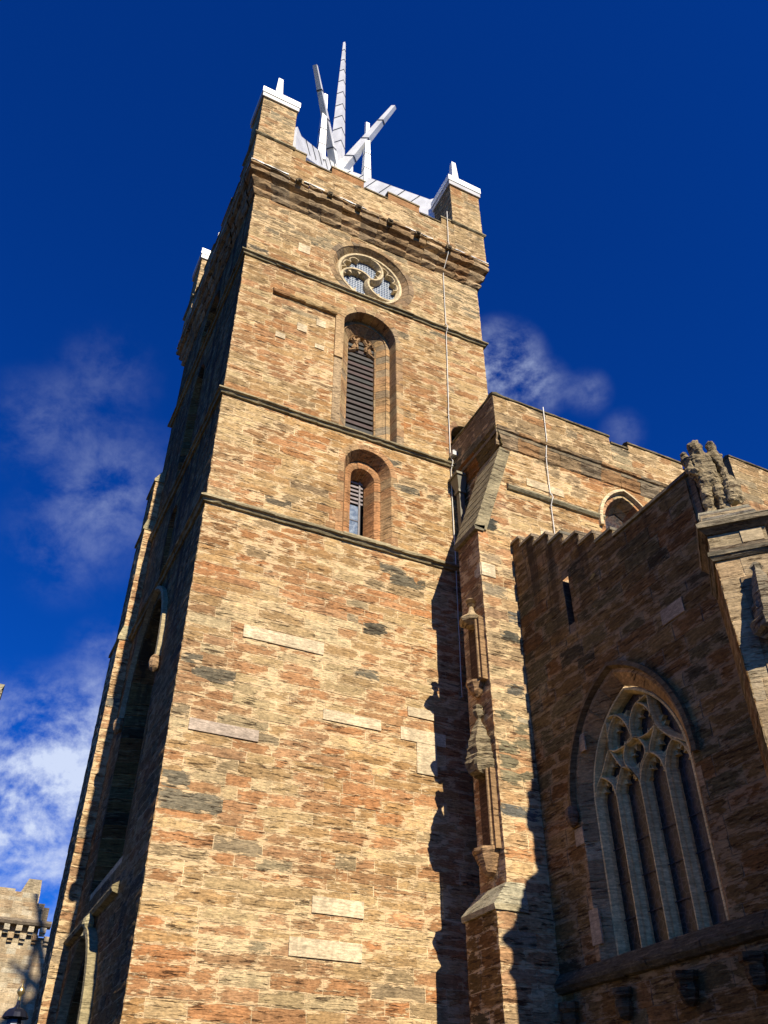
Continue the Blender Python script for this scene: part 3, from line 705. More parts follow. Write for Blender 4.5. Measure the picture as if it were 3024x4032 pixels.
for ox, oy, z0, tx, ty, tz, pt_ in ((1.36, 1.06, 35.15, 2.27, 1.97, 43.3, .417), (8.36, 1.10, 34.75, 6.85, 2.58, 44.3, .307), (8.3, 8.5, 34.6, 7.0, 7.0, 44, .36), (1.36, 8.5, 35.0, 2.4, 7.0, 44, .40)):
    O = Vector((ox, oy, 0)); Cn = Vector((CX, CY, 0)); d = (Cn - O).normalized(); L = (Cn - O).length; sd = Vector((d.y, -d.x, 0)); zc = 40.15
    b = MB(); hw = .17
    up = [(0, z0), (.45, z0 + .02), (L - .1, zc)]; low = [(0, 30.9), (.40, 30.9), (.45, z0 - 1.25), (L - .1, zc - 1.15)]
    for s_ in (-1, 1):
        pts = up + low[::-1]
        for poly in ([(0, 30.9), (.4, 30.9), (.45, z0 - 1.25), (.45, z0 + .02), (0, z0)], [(.45, z0 - 1.25), (L - .1, zc - 1.15), (L - .1, zc), (.45, z0 + .02)]):
            b.face([tuple(O + d * r + sd * hw * s_ + Vector((0, 0, z))) for r, z in poly], ALU)
    for q in (up, low, [(0, 30.9), (0, z0)]):
        for i in range(len(q) - 1):
            b.face([tuple(O + d * r + sd * hw * s_ + Vector((0, 0, z))) for r, z, s_ in ((*q[i], -1), (*q[i], 1), (*q[i + 1], 1), (*q[i + 1], -1))], ALU)
    for f in (.10, .25, .40, .55, .70, .84):          # standing seams square across the leg
        r = .45 + (L - .55) * f; zt = z0 + (zc - z0) * f; sl = Vector((0, 0, 1)) * .52 - d * .85; sl.normalize(); dep = 1.0
        a0 = O + d * r + Vector((0, 0, zt)); bb = a0 + Vector((0, 0, 1)).cross(sd).normalized() * 0 - (Vector((0, 0, .50)) - d * .86) * .62
        for s_ in (-1, 1):
            w = d * .03; o_ = sd * (hw + .025) * s_; o2 = sd * (hw - .01) * s_
            b.hexa([tuple(p) for p in (a0 - w + o2, a0 + w + o2, a0 + w + o_, a0 - w + o_, bb - w + o2, bb + w + o2, bb + w + o_, bb - w + o_)], SEAM)
    b.build('leg', M_ALU, S)
    b = MB(); tip = Vector((tx, ty, tz))
    beam(b, [(tuple(Cn + Vector((0, 0, 39.6))), .20, .33), (tuple(tip), .10, .12)], ALU, (.24, .50, .77), tuple(sd), .03, .02)
    b.build('thorn', M_ALU, S)
    b = MB(); c = Cn - d * L * pt_; zb_ = zc - (zc - z0) * pt_ - .6; zt = 43.7
    taper(b, c, .19, .09, zb_, zt, ALU, 0, .12)
    for z in (zb_ + 1.2, zb_ + 2.6): h = .19 - (z - zb_) * .10 / (zt - zb_) + .016; taper(b, c, h, h, z, z + .05, SEAM)
    b.build('post', M_ALU, S)

# ================================================================== LIGHTNING CABLES, DOWNPIPE, FLOODLIGHT
def cable(name, pts, label):
    b = MB(); P = []
    for i in range(len(pts) - 1):
        a, c = Vector(pts[i]), Vector(pts[i + 1]); n = max(2, int((c - a).length / .5))
        for k in range(n): P.append(a.lerp(c, k / n) + Vector((RND.uniform(-.006, .006), 0, 0)))
    P.append(Vector(pts[-1])); b.tube(P, .015, (.66, .63, .55, 0), 6)
    o = b.build(name, M_CABLE, None, True); tag(o, label, 'cable', 'white conductor cables down the stone faces')
    k = MB()
    for p in P[1::3]: k.box((p.x - .03, p.y - .022, p.z - .012), (p.x + .03, p.y + .03, p.z + .012), (.5, .47, .40, 0))
    k.build('clip', M_CABLE, o)
cable('lightning_cable', [(7.66, -.40, 31.3), (7.60, -.42, 29.2), (7.58, -.50, 28.95), (7.55, -.42, 28.4), (7.50, -.06, 27.7), (7.46, -.06, 24.6), (7.45, -.21, 24.35), (7.45, -.06, 24.1), (7.34, -.06, 20.0), (7.30, -.06, 18.2), (7.30, -.21, 17.9), (7.29, -.06, 17.6), (7.26, -.06, 14.4), (7.2, -.07, 10.0)], 'white cable running down the sunlit tower wall past the roof walk door')
cable('lightning_cable', [(9.20, -2.52, 18.98), (9.16, -2.50, 17.6), (9.12, -2.40, 17.0), (9.10, -2.36, 15.7), (9.09, -2.47, 15.45), (9.07, -2.36, 15.2), (9.0, -2.36, 12.0)], 'short white cable on the aisle wall above the crow steps')

# ================================================================== AISLE
A = thing('church_aisle', (9.0, -2.3, -1.6), 'sunlit sandstone aisle of the church beside the tower, with parapet and buttress', 'church wing')
fa = FS(-2.3); fb = FW(7.6)
CW = Arch('pt', 11.85, .88, 15.2, 12.0, c=.55, na=16)
b = MB()
backing(b, fa, [(7.6, 6.0), (20, 6.0), (20, 17.4), (7.6, 17.4)], [CW.outline(0)])
blocks(b, fa, 7.6, 20, 10.0, 17.0, (CW,), seed=201)
backing(b, fb, [(-2.3, -1.6), (.0, -1.6), (.0, 17.4), (-2.3, 17.4)], [])
blocks(b, fb, -2.3, 0.0, -1.6, 17.0, (), seed=202, pal=PAL_SHADE)
b.build('wall', M_ST, A)
b = MB()      # parapet
def pmer(x): return 18.88
fp = FS(-2.46); fq = FW(7.42)
for a, c, zt in ((7.42, 11.65, 18.78), (11.65, 12.4, 18.52), (12.4, 14.6, 18.78), (14.6, 15.3, 18.52), (15.3, 17.0, 18.78), (17.0, 20.0, 20.05)):
    backing(b, fp, [(a, 17.45), (c, 17.45), (c, zt), (a, zt)], []); blocks(b, fp, a, c, 17.5, zt, (), seed=int(a * 7), pal=PAL_TOP, lb=(.45, 1.1), hc=(.27, .36))
    b.fbox(fp, a, c, 17.3, zt, .02, .35, (.2, .16, .1, .3))
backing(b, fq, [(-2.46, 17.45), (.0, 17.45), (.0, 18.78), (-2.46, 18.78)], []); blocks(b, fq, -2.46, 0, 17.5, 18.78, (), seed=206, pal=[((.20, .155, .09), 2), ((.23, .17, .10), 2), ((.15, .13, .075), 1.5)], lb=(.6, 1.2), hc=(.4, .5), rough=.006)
b.fbox(fq, -2.42, 0, 17.3, 18.78, .02, .35, (.2, .16, .1, .3))
b.build('parapet', M_ST, A)
for a, c, zt in ((7.38, 11.68, 18.79), (11.68, 12.36, 18.53), (12.36, 14.63, 18.79), (14.63, 15.27, 18.53), (15.27, 16.98, 18.79), (16.98, 20.0, 20.06)):
    b = MB(); strip(b, fp, a, c, [(.05, zt - .02), (-.05, zt - .01), (-.05, zt + .05), (.10, zt + .13), (.38, zt + .05), (.38, zt - .02)], lambda r: (.15, .125, .075, .8), seed=3); b.build('coping', M_SM, A)
b = MB()
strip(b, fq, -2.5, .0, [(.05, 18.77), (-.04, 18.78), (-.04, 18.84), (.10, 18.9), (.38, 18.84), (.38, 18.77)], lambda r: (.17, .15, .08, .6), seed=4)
b.build('coping', M_SM, A)
b = MB()      # corbelled cornice under the parapet
prof = lambda s: [(.0, 16.88), (-.05, 16.92), (-.07, 17.04), (-.04, 17.08), (-.10, 17.18), (-.14, 17.34), (-.11, 17.40), (-.19, 17.44), (-.22, 17.52), (-.16, 17.56)]
strip(b, fa, 7.44, 20, prof(0), CORN, seg=.7, jit=.016, seed=5); strip(b, fb, -2.44, 0, prof(0), lambda r: pick(PAL_SHADE, r), seg=.6, jit=.014, seed=6)
b.build('cornice', M_SM, A)
b = MB(); strip(b, fa, 7.66, 10.93, [(.0, 15.31), (-.07, 15.33), (-.13, 15.40), (-.13, 15.45), (.0, 15.58)], lambda r: (.32, .28, .17, .2), seed=5); b.build('string_course', M_SM, A); b = MB()
strip(b, fa, 12.8, 20, [(.0, 15.31), (-.07, 15.33), (-.13, 15.40), (-.13, 15.45), (.0, 15.58)], lambda r: (.32, .28, .17, .2), seed=5); b.build('string_course', M_SM, A)
b = MB(); sweep(b, fa, CW, [(-.24, -.01), (0, -.014), (.02, .02), (.10, .22), (.12, .3), (.26, .45)], PAL_BUT, seed=211); w = b.build('window', M_SM, A)
hood(CW, fa, .24, .12, (.58, .46, .27, .15), 'hood_mould', w, .1)
b = MB(); b.fbox(fa, 10.8, 12.9, 12, 17, .46, .48, (.02, .02, .02, 0)); b.build('glass', M_GLD, w)
for u0, u1, z0, z1 in ((8.36, 9.62, 15.72, 16.0), (9.15, 9.45, 16.95, 17.3), (10.3, 10.8, 13.95, 14.35), (8.6, 9.0, 14.0, 14.3)):
    b = MB(); b.fbox(fa, u0, u1, z0, z1, -.03, .01, (.60, .47, .28, .12), .003); b.build('repair_stone', M_TR, A)
# buttress with weathered head
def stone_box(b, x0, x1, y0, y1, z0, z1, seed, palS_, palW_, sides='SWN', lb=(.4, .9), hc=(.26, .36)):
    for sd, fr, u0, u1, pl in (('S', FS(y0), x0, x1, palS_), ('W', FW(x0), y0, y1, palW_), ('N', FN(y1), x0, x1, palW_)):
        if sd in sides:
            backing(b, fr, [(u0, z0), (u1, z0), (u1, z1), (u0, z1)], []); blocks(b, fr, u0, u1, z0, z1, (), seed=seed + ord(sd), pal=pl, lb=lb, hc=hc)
b = MB()
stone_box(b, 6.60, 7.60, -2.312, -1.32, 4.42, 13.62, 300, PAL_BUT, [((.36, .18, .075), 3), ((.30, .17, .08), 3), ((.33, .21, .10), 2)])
stone_box(b, 6.30, 7.60, -2.325, -1.15, -1.6, 4.45, 320, PAL_BUT, PAL_SHADE)
rnd = random.Random(5)
zc = 13.62
while zc < 16.6:      # gabled flank rising to the wall, one course at a time
    h = min(.30, 16.75 - zc); xl = 6.60 + (zc - 13.62) / (16.75 - 13.62) * .98
    for fr in (FS(-2.312), FN(-1.32)): block(b, fr, xl, 7.60, zc + .004, zc + h - .004, .012, pick(PAL_BUT, rnd), rnd)
    zc += h
bt = b.build('buttress', M_ST, A)
b = MB(); k = (.30, .25, .145, .75)
n = 9
for i in range(n):      # sloped weathering course by course
    f0, f1 = i / n, (i + 1) / n; x = lambda f: 6.53 + 1.05 * f; z = lambda f: 13.66 + 3.16 * f
    c = rnd.uniform(.85, 1.12); col = (k[0] * c, k[1] * c, k[2] * c, .8)
    b.hexa([(x(f0) - .05, -2.37, z(f0)), (x(f0) + .3, -2.37, z(f0) - .05), (x(f0) + .3, -1.27, z(f0) - .05), (x(f0) - .05, -1.27, z(f0)), (x(f1) - .04, -2.37, z(f1) + .0), (x(f1) + .3, -2.37, z(f1) - .05), (x(f1) + .3, -1.27, z(f1) - .05), (x(f1) - .04, -1.27, z(f1))], col)
b.hexa([(6.49, -2.37, 13.56), (6.75, -2.37, 13.56), (6.75, -1.27, 13.56), (6.49, -1.27, 13.56), (6.46, -2.37, 13.68), (6.8, -2.37, 13.75), (6.8, -1.27, 13.75), (6.46, -1.27, 13.68)], (.22, .19, .12, .5))
b.build('weathering', M_SM, bt); b = MB(); b.hexa([(6.24, -2.38, 4.36), (7.0, -2.38, 4.36), (7.0, -1.1, 4.36), (6.24, -1.1, 4.36), (6.22, -2.38, 4.46), (7.0, -2.38, 4.5), (7.0, -1.1, 4.5), (6.22, -1.1, 4.46)], (.42, .36, .22, .4))
b.hexa([(6.22, -2.38, 4.46), (7.0, -2.38, 4.5), (7.0, -1.1, 4.5), (6.22, -1.1, 4.46), (6.58, -2.33, 4.90), (7.0, -2.33, 4.92), (7.0, -1.25, 4.92), (6.58, -1.25, 4.90)], (.40, .36, .24, .6))
b.build('weathering', M_SM, bt)
DS = [(6.66, 7.25, 13.68, 14.12, (.055, .055, .042, .5)), (6.98, 7.55, 10.42, 10.76, (.12, .11, .08, .9)), (6.98, 7.5, 9.0, 9.35, (.12, .11, .085, .9))]
DS += [(6.66, 7.2, z, z + .3, (.21, .18, .105, .9)) for z in (6.9, 7.25, 7.6, 8.35)] + [(7.1, 7.55, z, z + .3, (.17, .145, .085, .9)) for z in (7.0, 7.75, 8.1)]
for u0, u1, za, zb2, col in DS:
    b = MB(); block(b, FS(-2.312), u0, u1, za, zb2, .026, col, RND); b.build('dark_stone', M_ST, bt)
b = MB(); b.fbox(FS(-2.312), 6.595, 7.0, 12.18, 12.56, -.035, .02, (.60, .50, .32, .1), .003); b.fbox(FW(6.6), -2.31, -2.02, 12.18, 12.56, -.022, .02, (.50, .42, .28, .1), .003); b.build('repair_stone', M_TR, bt)
# niches on the west side of the buttress
def niche(z0, z1, zc, big):
    f = FW(6.6); yc = -1.86; hw = .30
    b = MB(); dk = (.24, .125, .06, .7)
    b.fbox(f, yc - hw, yc + hw, z0, z1, -.026, .03, (.10, .055, .03, .6)) 
    for s in (-1,):
        b.fbox(f, yc + s * hw - .07, yc + s * hw + .07, z0 - .05, z1, -.14, .02, (.30, .185, .09, .6), .008)
        b.tube([f(yc + s * (hw - .02), z0, -.17), f(yc + s * (hw - .02), z1, -.17)], .032, (.33, .21, .105, .5), 6)
    nch = b.build('niche', M_SM, bt)
    b = MB(); c = f(yc - .04, zc, -.12)
    if big:
        pr = [(.22, -.05), (.34, .0), (.40, .10), (.42, .20), (.36, .27), (.39, .33), (.34, .40), (.35, .52), (.30, .60), (.30, .72), (.24, .82), (.22, .95), (.16, 1.06), (.12, 1.12), (.08, 1.2), (.05, 1.26), (.11, 1.34), (.15, 1.42), (.10, 1.5), (.14, 1.56), (.03, 1.62)]
        b.lathe(c, [(r_ * .76, z_) for r_, z_ in pr], (.27, .215, .125, .95), 12, .2, lambda k: 1 + .20 * (k % 2)); b.build('canopy', M_STAT, nch, rough=.034)
    else:
        b.lathe(c, [(.12, -.14), (.28, -.06), (.31, .02), (.22, .10), (.13, .18), (.07, .30), (.04, .42), (.10, .48), (.03, .53), (.12, .58), (.02, .66)], (.42, .31, .17, .7), 10, .2, lambda k: 1 + .1 * (k % 2)); b.build('canopy', M_SM, nch, rough=.02)
    b = MB(); cb = f(yc, z0, -.10)
    b.lathe(cb, [(.04, -.52), (.14, -.46), (.20, -.34), (.24, -.26), (.28, -.12), (.33, -.06), (.33, .0)] if big else [(.03, -.36), (.14, -.26), (.20, -.14), (.24, -.05), (.24, .0)], (.36, .22, .11, .9), 9, .3)
    b.build('bracket', M_SM, nch, rough=.022)
niche(9.40, 11.0, 11.02, False); niche(5.62, 7.25, 7.22, True)

# ---- downpipe and floodlight in the angle
b = MB(); c = (7.42, -.30)
b.hexa([(c[0] - .10, c[1] - .10, 16.62), (c[0] + .10, c[1] - .10, 16.62), (c[0] + .10, c[1] + .10, 16.62), (c[0] - .10, c[1] + .10, 16.62), (c[0] - .20, c[1] - .22, 17.12), (c[0] + .16, c[1] - .22, 17.12), (c[0] + .16, c[1] + .22, 17.12), (c[0] - .20, c[1] + .22, 17.12)], (.17, .155, .11, 0))
b.box((c[0] - .24, c[1] - .26, 17.12), (c[0] + .17, c[1] + .26, 17.20), (.19, .17, .12, 0)); b.box((c[0] - .13, c[1] - .13, 16.54), (c[0] + .13, c[1] + .13, 16.64), (.19, .17, .12, 0))
dp = thing('downpipe', (7.42, -.3, -1.6), 'grey lead downpipe with hopper head in the dark angle by the tower', 'downpipe')
b.build('hopper', M_LEAD, dp)
b = MB(); b.box((c[0] - .085, c[1] - .085, -1.6), (c[0] + .085, c[1] + .085, 16.54), (.15, .135, .10, 0))
for z in range(0, 16, 2): b.box((c[0] - .105, c[1] - .105, z + .3), (c[0] + .105, c[1] + .105, z + .4), (.13, .12, .09, 0))
b.build('pipe', M_LEAD, dp)
fl = thing('floodlight', (7.40, -.25, 18.1), 'small silver floodlight on the mossy end of the aisle parapet', 'lamp')
b = MB(); b.box((7.24, -.32, 18.08), (7.40, -.14, 18.24), (.5, .5, .5, 0)); b.build('lamp_body', M_ALU, fl)
b = MB(); b.box((7.30, -.26, 18.24), (7.42, -.20, 18.34), (.3, .3, .3, 0)); b.build('bracket', M_ALU, fl)

# ================================================================== PORCH / SOUTH CHAPEL
Pq = thing('side_chapel', (9.5, -5.4, -1.6), 'shadowed brown stone side chapel with crow steps and a large traceried window', 'chapel')
f6 = FW(7.615)
STEP = [(-2.68, 13.47), (-3.23, 13.18), (-3.80, 12.86), (-4.34, 12.52), (-4.88, 12.16), (-5.42, 11.80), (-6.0, 11.50), (-8.42, 11.28)]
def lim(z):
    lo = -8.24
    for (y, zt), (yp, zp) in zip(STEP[1:], STEP[:-1]):
        pass
    e = -2.3
    for y, zt in STEP:
        if z <= zt + .02: e = y
        else: break
    return (max(e, -8.24), -2.3)
PW1 = Arch('pt', -5.22, 1.62, 6.12, 3.36, c=.72, na=24)
SL = Arch('round', -4.22, .11, 11.1, 10.02, na=4)
class Slit:
    zb = 10.02
    def ext(s, a, b): return (-4.33, -4.11) if b > 10.02 and a < 11.22 else None
    def outline(s): return [(-4.33, 10.02), (-4.33, 11.22), (-4.11, 11.22), (-4.11, 10.02)]
sl_ = Slit()
b = MB()
poly = [(-2.3, -1.6), (-2.3, 13.45)]
for i, (y, zt) in enumerate(STEP):
    yy = max(y, -8.24); poly.append((yy, zt - .06)); 
    if i + 1 < len(STEP): poly.append((yy, STEP[i + 1][1] - .06))
poly += [(-8.24, -1.6)]
backing(b, f6, poly, [PW1.outline(0), sl_.outline()], (.26, .19, .11, .15))
blocks(b, f6, -8.24, -2.3, -1.6, 13.4, (PW1, sl_), seed=401, pal=PAL_SHADE, limits=lim, lb=(.4, 1.2), hc=(.26, .40))
f8 = FS(-8.26)
backing(b, f8, [(7.64, -1.6), (14, -1.6), (14, 11.2), (7.64, 11.2)], []); blocks(b, f8, 7.64, 14, 4.0, 11.2, (), seed=402, pal=PAL_BUT)
b.build('wall', M_PORCH, Pq)
b = MB(); b.fbox(f6, -4.33, -4.11, 10.02, 11.22, .3, .32, (.004, .004, .004, 0))
for u in (-4.33, -4.11): b.face([f6(u, 10.02, 0), f6(u, 11.22, 0), f6(u, 11.22, .3), f6(u, 10.02, .3)], (.12, .08, .05, .5))
b.build('slit', M_PORCH, Pq)
# crow steps: coping blocks with wet black streaks below
yp = -2.31
for i, (y, zt) in enumerate(STEP):
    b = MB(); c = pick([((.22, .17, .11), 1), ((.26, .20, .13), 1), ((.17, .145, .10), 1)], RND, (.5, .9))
    n = max(1, int((yp - y) / .8))
    for k in range(n):
        ya, yb2 = yp - (yp - y) * k / n, yp - (yp - y) * (k + 1) / n
        b.hexa([(7.55, yb2 - .012, zt - .09), (8.15, yb2 - .012, zt - .09), (8.15, ya - .012 if k == 0 else ya - .018, zt - .09), (7.55, ya - .018, zt - .09), (7.57, yb2 - .0, zt + .0), (8.1, yb2, zt + .02), (8.1, ya - .018, zt + .02), (7.57, ya - .018, zt)], c)
    b.box((7.64, y - .003, (STEP[i + 1][1] if i + 1 < len(STEP) else 9.0) - .12), (8.1, yp - .02, zt - .085), (.24, .18, .11, .6))
    b.build('crow_step', M_SM, Pq); yp = y
# window
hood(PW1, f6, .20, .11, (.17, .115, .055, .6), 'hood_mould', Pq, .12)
b = MB(); sweep(b, f6, PW1, [(-.12, -.006), (0, -.010), (.015, .0), (.22, .20), (.24, .23)], [((.44, .27, .12), 2), ((.38, .23, .10), 2), ((.46, .31, .15), 1)], seed=411)
win = b.build('window', M_PORCH, Pq)
TC = (.70, .54, .25, .2); WR = Arch('pt', -5.22, 1.40, 6.10, 3.40, c=.66, na=28)
b = MB(); bar(b, f6, WR.outline(.03), .13, .20, .50, TC)
p = .71; x0 = -5.22; z0 = 6.10; h = .455
# flowing bars of the head, measured on the window plane
TRB = [[(-3.77, 6.04), (-3.9, 6.33), (-4.01, 6.5), (-4.12, 6.59)], [(-4.12, 6.59), (-4.3, 6.48), (-4.43, 6.32), (-4.47, 6.11)], [(-4.47, 6.11), (-4.57, 6.31), (-4.68, 6.46), (-4.77, 6.57)], [(-4.77, 6.57), (-4.96, 6.48), (-5.08, 6.34), (-5.18, 6.17), (-5.19, 6.06)], [(-5.19, 6.06), (-5.3, 6.33), (-5.44, 6.49), (-5.59, 6.57)], [(-5.59, 6.57), (-5.74, 6.46), (-5.84, 6.32), (-5.9, 6.09)], [(-5.9, 6.09), (-6.0, 6.34), (-6.1, 6.49), (-6.23, 6.57)], [(-6.23, 6.57), (-6.38, 6.47), (-6.5, 6.31), (-6.58, 6.08)], [(-4.12, 6.59), (-4.25, 6.75), (-4.38, 6.92), (-4.48, 7.04)], [(-4.77, 6.57), (-4.64, 6.76), (-4.55, 6.93), (-4.47, 7.04)], [(-5.23, 7.0), (-5.1, 7.0), (-4.96, 6.9), (-4.88, 6.73), (-4.9, 6.56), (-5.04, 6.4), (-5.18, 6.18)], [(-5.23, 7.0), (-5.37, 6.92), (-5.47, 6.75), (-5.48, 6.62), (-5.42, 6.53), (-5.31, 6.43), (-5.23, 6.23)], [(-5.59, 6.57), (-5.65, 6.7), (-5.76, 6.85), (-5.87, 7.0)], [(-5.59, 6.57), (-5.48, 6.59)], [(-4.53, 7.65), (-4.52, 7.34), (-4.48, 7.04)], [(-4.48, 7.04), (-4.53, 7.27), (-4.62, 7.46), (-4.75, 7.57), (-4.84, 7.6)], [(-4.54, 7.66), (-4.7, 7.66), (-4.85, 7.61), (-5.0, 7.48), (-5.1, 7.31), (-5.16, 7.13), (-5.2, 7.01)], [(-4.47, 7.04), (-4.65, 6.94), (-4.88, 6.93), (-5.06, 6.95), (-5.23, 6.99)], [(-5.21, 7.01), (-5.2, 7.22), (-5.27, 7.42), (-5.38, 7.55), (-5.51, 7.61), (-5.77, 7.65)], [(-5.5, 7.61), (-5.66, 7.5), (-5.77, 7.34), (-5.85, 7.16), (-5.87, 7.0)], [(-5.23, 6.99), (-5.44, 6.92), (-5.66, 6.93), (-5.87, 7.0)], [(-5.82, 7.63), (-5.81, 7.46), (-5.82, 7.28), (-5.88, 7.02), (-6.02, 6.81), (-6.23, 6.62), (-6.4, 6.51), (-6.56, 6.4)], [(-6.23, 6.57), (-6.2, 6.63)], [(-5.87, 7.0), (-5.97, 6.85)]]
def smooth(pts, n=5):
    P = [Vector(p) for p in pts]
    if len(P) < 3: return P
    out_ = []
    for i in range(len(P) - 1):
        p0 = P[max(i - 1, 0)]; p1 = P[i]; p2 = P[i + 1]; p3 = P[min(i + 2, len(P) - 1)]
        for k in range(n):
            t = k / n; out_.append(.5 * ((2 * p1) + (p2 - p0) * t + (2 * p0 - 5 * p1 + 4 * p2 - p3) * t * t + (3 * p1 - p0 - 3 * p2 + p3) * t ** 3))
    return out_ + [P[-1]]
for pl in TRB:
    pts = smooth(pl); bar(b, f6, pts, .062, .205, .34, TC); bar(b, f6, pts, .15, .30, .47, (TC[0] * .9, TC[1] * .9, TC[2] * .9, .2))
    if len(pl) > 3:
        for f_ in (.45, .8):
            i = int(len(pts) * f_); t = (pts[i] - pts[i - 1]).normalized(); nn = Vector((-t.y, t.x))
            for s_ in (-1, 1): cusp(b, f6, pts[i] + nn * s_ * .05, pts[i] + nn * s_ * .17, .06, .34, .44, TC)
b.build('tracery', M_TR, win)
for k in (-1, 0, 1):
    b = MB(); bar(b, f6, [(x0 + p * k, 3.30), (x0 + p * k, z0 + .04)], .07, .19, .36, TC); bar(b, f6, [(x0 + p * k, 3.30), (x0 + p * k, z0 + .02)], .17, .30, .48, (TC[0] * .9, TC[1] * .9, TC[2] * .9, .2)); b.build('mullion', M_TR, win)
b = MB(); b.face([f6(u, z, .44) for u, z in WR.outline(.02)], (.02, .02, .02, 0)); b.build('glass', M_GLD, win)
b = MB()
for z in (4.0, 4.62, 5.24): b.fbox(f6, x0 - 1.36, x0 + 1.36, z, z + .014, .40, .415, (.05, .05, .055, 0))
b.build('saddle_bar', M_LEAD, win)
b = MB()
for s in (-1, 1):
    bar(b, f6, [(x0 + s * 1.44, 3.34), (x0 + s * 1.44, 6.1)], .05, .235, .30, (.36, .37, .38, 0))
b.build('lead_flashing', M_LEAD, win)
for u in (-3.45,):
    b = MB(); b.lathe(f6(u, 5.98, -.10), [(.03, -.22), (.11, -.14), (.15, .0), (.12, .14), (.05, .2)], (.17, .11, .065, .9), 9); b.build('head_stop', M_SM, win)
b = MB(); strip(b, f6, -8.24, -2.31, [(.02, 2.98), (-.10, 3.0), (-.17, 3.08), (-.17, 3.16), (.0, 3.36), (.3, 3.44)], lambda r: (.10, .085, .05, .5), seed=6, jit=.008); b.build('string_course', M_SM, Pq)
for y in (-2.62, -4.15, -5.75, -7.2):
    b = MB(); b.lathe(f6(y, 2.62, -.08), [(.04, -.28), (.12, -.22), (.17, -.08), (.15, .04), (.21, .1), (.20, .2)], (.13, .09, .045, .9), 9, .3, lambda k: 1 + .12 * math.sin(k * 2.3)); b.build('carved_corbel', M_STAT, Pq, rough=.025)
for u0, u1, z0_, z1_ in ((-7.45, -6.85, 8.55, 8.86), (-4.07, -3.9, 7.15, 7.5), (-3.62, -3.36, 5.42, 5.74), (-3.74, -3.46, 3.62, 4.22)):
    b = MB(); b.fbox(f6, u0, u1, z0_, z1_, -.03, .01, (.40, .30, .18, .12), .003); b.build('repair_stone', M_TR, Pq)
# diagonal corner buttress
J = Vector((7.6, -8.24)); Ec = Vector((6.66, -9.18)); WB_ = .88
fE = FD((Ec.x, Ec.y), DG, -DG)                                    # end face, lit by the sun
fF = lambda u, z, d: Vector((Ec.x + DG * u + DG * d, Ec.y + DG * u - DG * d, z))   # north-west flank
fG = lambda u, z, d: Vector((Ec.x + DG * WB_ + DG * u - DG * d, Ec.y - DG * WB_ + DG * u + DG * d, z))
PE = [((.36, .28, .165), 3), ((.42, .32, .19), 3), ((.33, .22, .11), 2), ((.28, .245, .165), 1.5), ((.15, .13, .10), .6)]
def FEd(u, z, d): return Vector((Ec.x + DG * u + DG * d, Ec.y - DG * u + DG * d, z))
b = MB()
backing(b, FEd, [(0, -1.6), (WB_, -1.6), (WB_, 8.45), (0, 8.45)], []); blocks(b, FEd, 0, WB_, -1.6, 8.42, (), seed=421, pal=PE, lb=(.3, .55), hc=(.24, .42))
backing(b, fF, [(0, -1.6), (1.34, -1.6), (1.34, 8.45), (0, 8.45)], []); blocks(b, fF, 0, 1.34, -1.6, 8.42, (), seed=422, pal=PAL_SHADE, lb=(.4, .8))
backing(b, fG, [(0, -1.6), (1.34, -1.6), (1.34, 8.45), (0, 8.45)], [])
bt = b.build('buttress', M_PORCH, Pq)
b = MB()
def dprism(b, e, u0, u1, d0, d1, z0, z1, col, e2=None, j=.008):
    e2 = e if e2 is None else e2
    P = [(u0 - e, d0 - e, z0), (u1 + e, d0 - e, z0), (u1 + e, d1, z0), (u0 - e, d1, z0), (u0 - e2, d0 - e2, z1), (u1 + e2, d0 - e2, z1), (u1 + e2, d1, z1), (u0 - e2, d1, z1)]
    b.hexa([FEd(u + RND.uniform(-j, j), z + RND.uniform(-j, j), d + RND.uniform(-j, j)) for u, d, z in P], col)
for z0_, z1_, e, e2, c in ((8.28, 8.36, .03, .08, (.20, .165, .11, .8)), (8.36, 8.43, .09, .09, (.16, .135, .09, .8)), (8.43, 8.52, .05, .05, (.22, .17, .11, .8)), (8.52, 8.80, .015, .015, (.40, .31, .18, .8)), (8.80, 8.90, .03, .13, (.20, .15, .09, .8)), (8.90, 9.0, .15, .155, (.24, .20, .13, .8)), (9.0, 9.10, .155, .05, (.30, .25, .16, .9))):
    dprism(b, e, 0, WB_, 0, 1.2, z0_, z1_, c, e2)
for k in range(5): dprism(b, .02, 0, WB_, .10 + k * .13, 1.3, 9.09 + k * .13, 9.24 + k * .13, pick(PE, RND, (.6, 1)), -.01)
b.build('cornice', M_SM, bt)
b = MB(); b.hexa([FEd(u, z, d) for u, d, z in [(.50, -.03, 8.55), (.84, -.03, 8.55), (.84, .05, 8.55), (.50, .05, 8.55), (.50, -.03, 8.79), (.84, -.03, 8.79), (.84, .05, 8.79), (.50, .05, 8.79)]], (.60, .47, .28, .1)); b.build('repair_stone', M_TR, bt)
b = MB(); nb = (.10, .075, .05, .6)
b.hexa([FEd(u, z, d) for u, d, z in [(.30, -.024, 5.2), (.80, -.024, 5.2), (.80, .05, 5.2), (.30, .05, 5.2), (.30, -.024, 7.9), (.80, -.024, 7.9), (.80, .05, 7.9), (.30, .05, 7.9)]], (.26, .18, .10, .8))
nc = b.build('niche', M_SM, bt)
b = MB(); c = FEd(.56, 6.9, -.20); b.lathe(c, [(.14, -.22), (.27, -.12), (.29, .04), (.22, .12), (.20, .3), (.15, .55), (.10, .82), (.05, .98), (.08, 1.05), (.02, 1.12)], (.26, .215, .14, 1), 10, .3, lambda k: 1 + .22 * (k % 2)); b.build('canopy', M_STAT, nc, rough=.034)
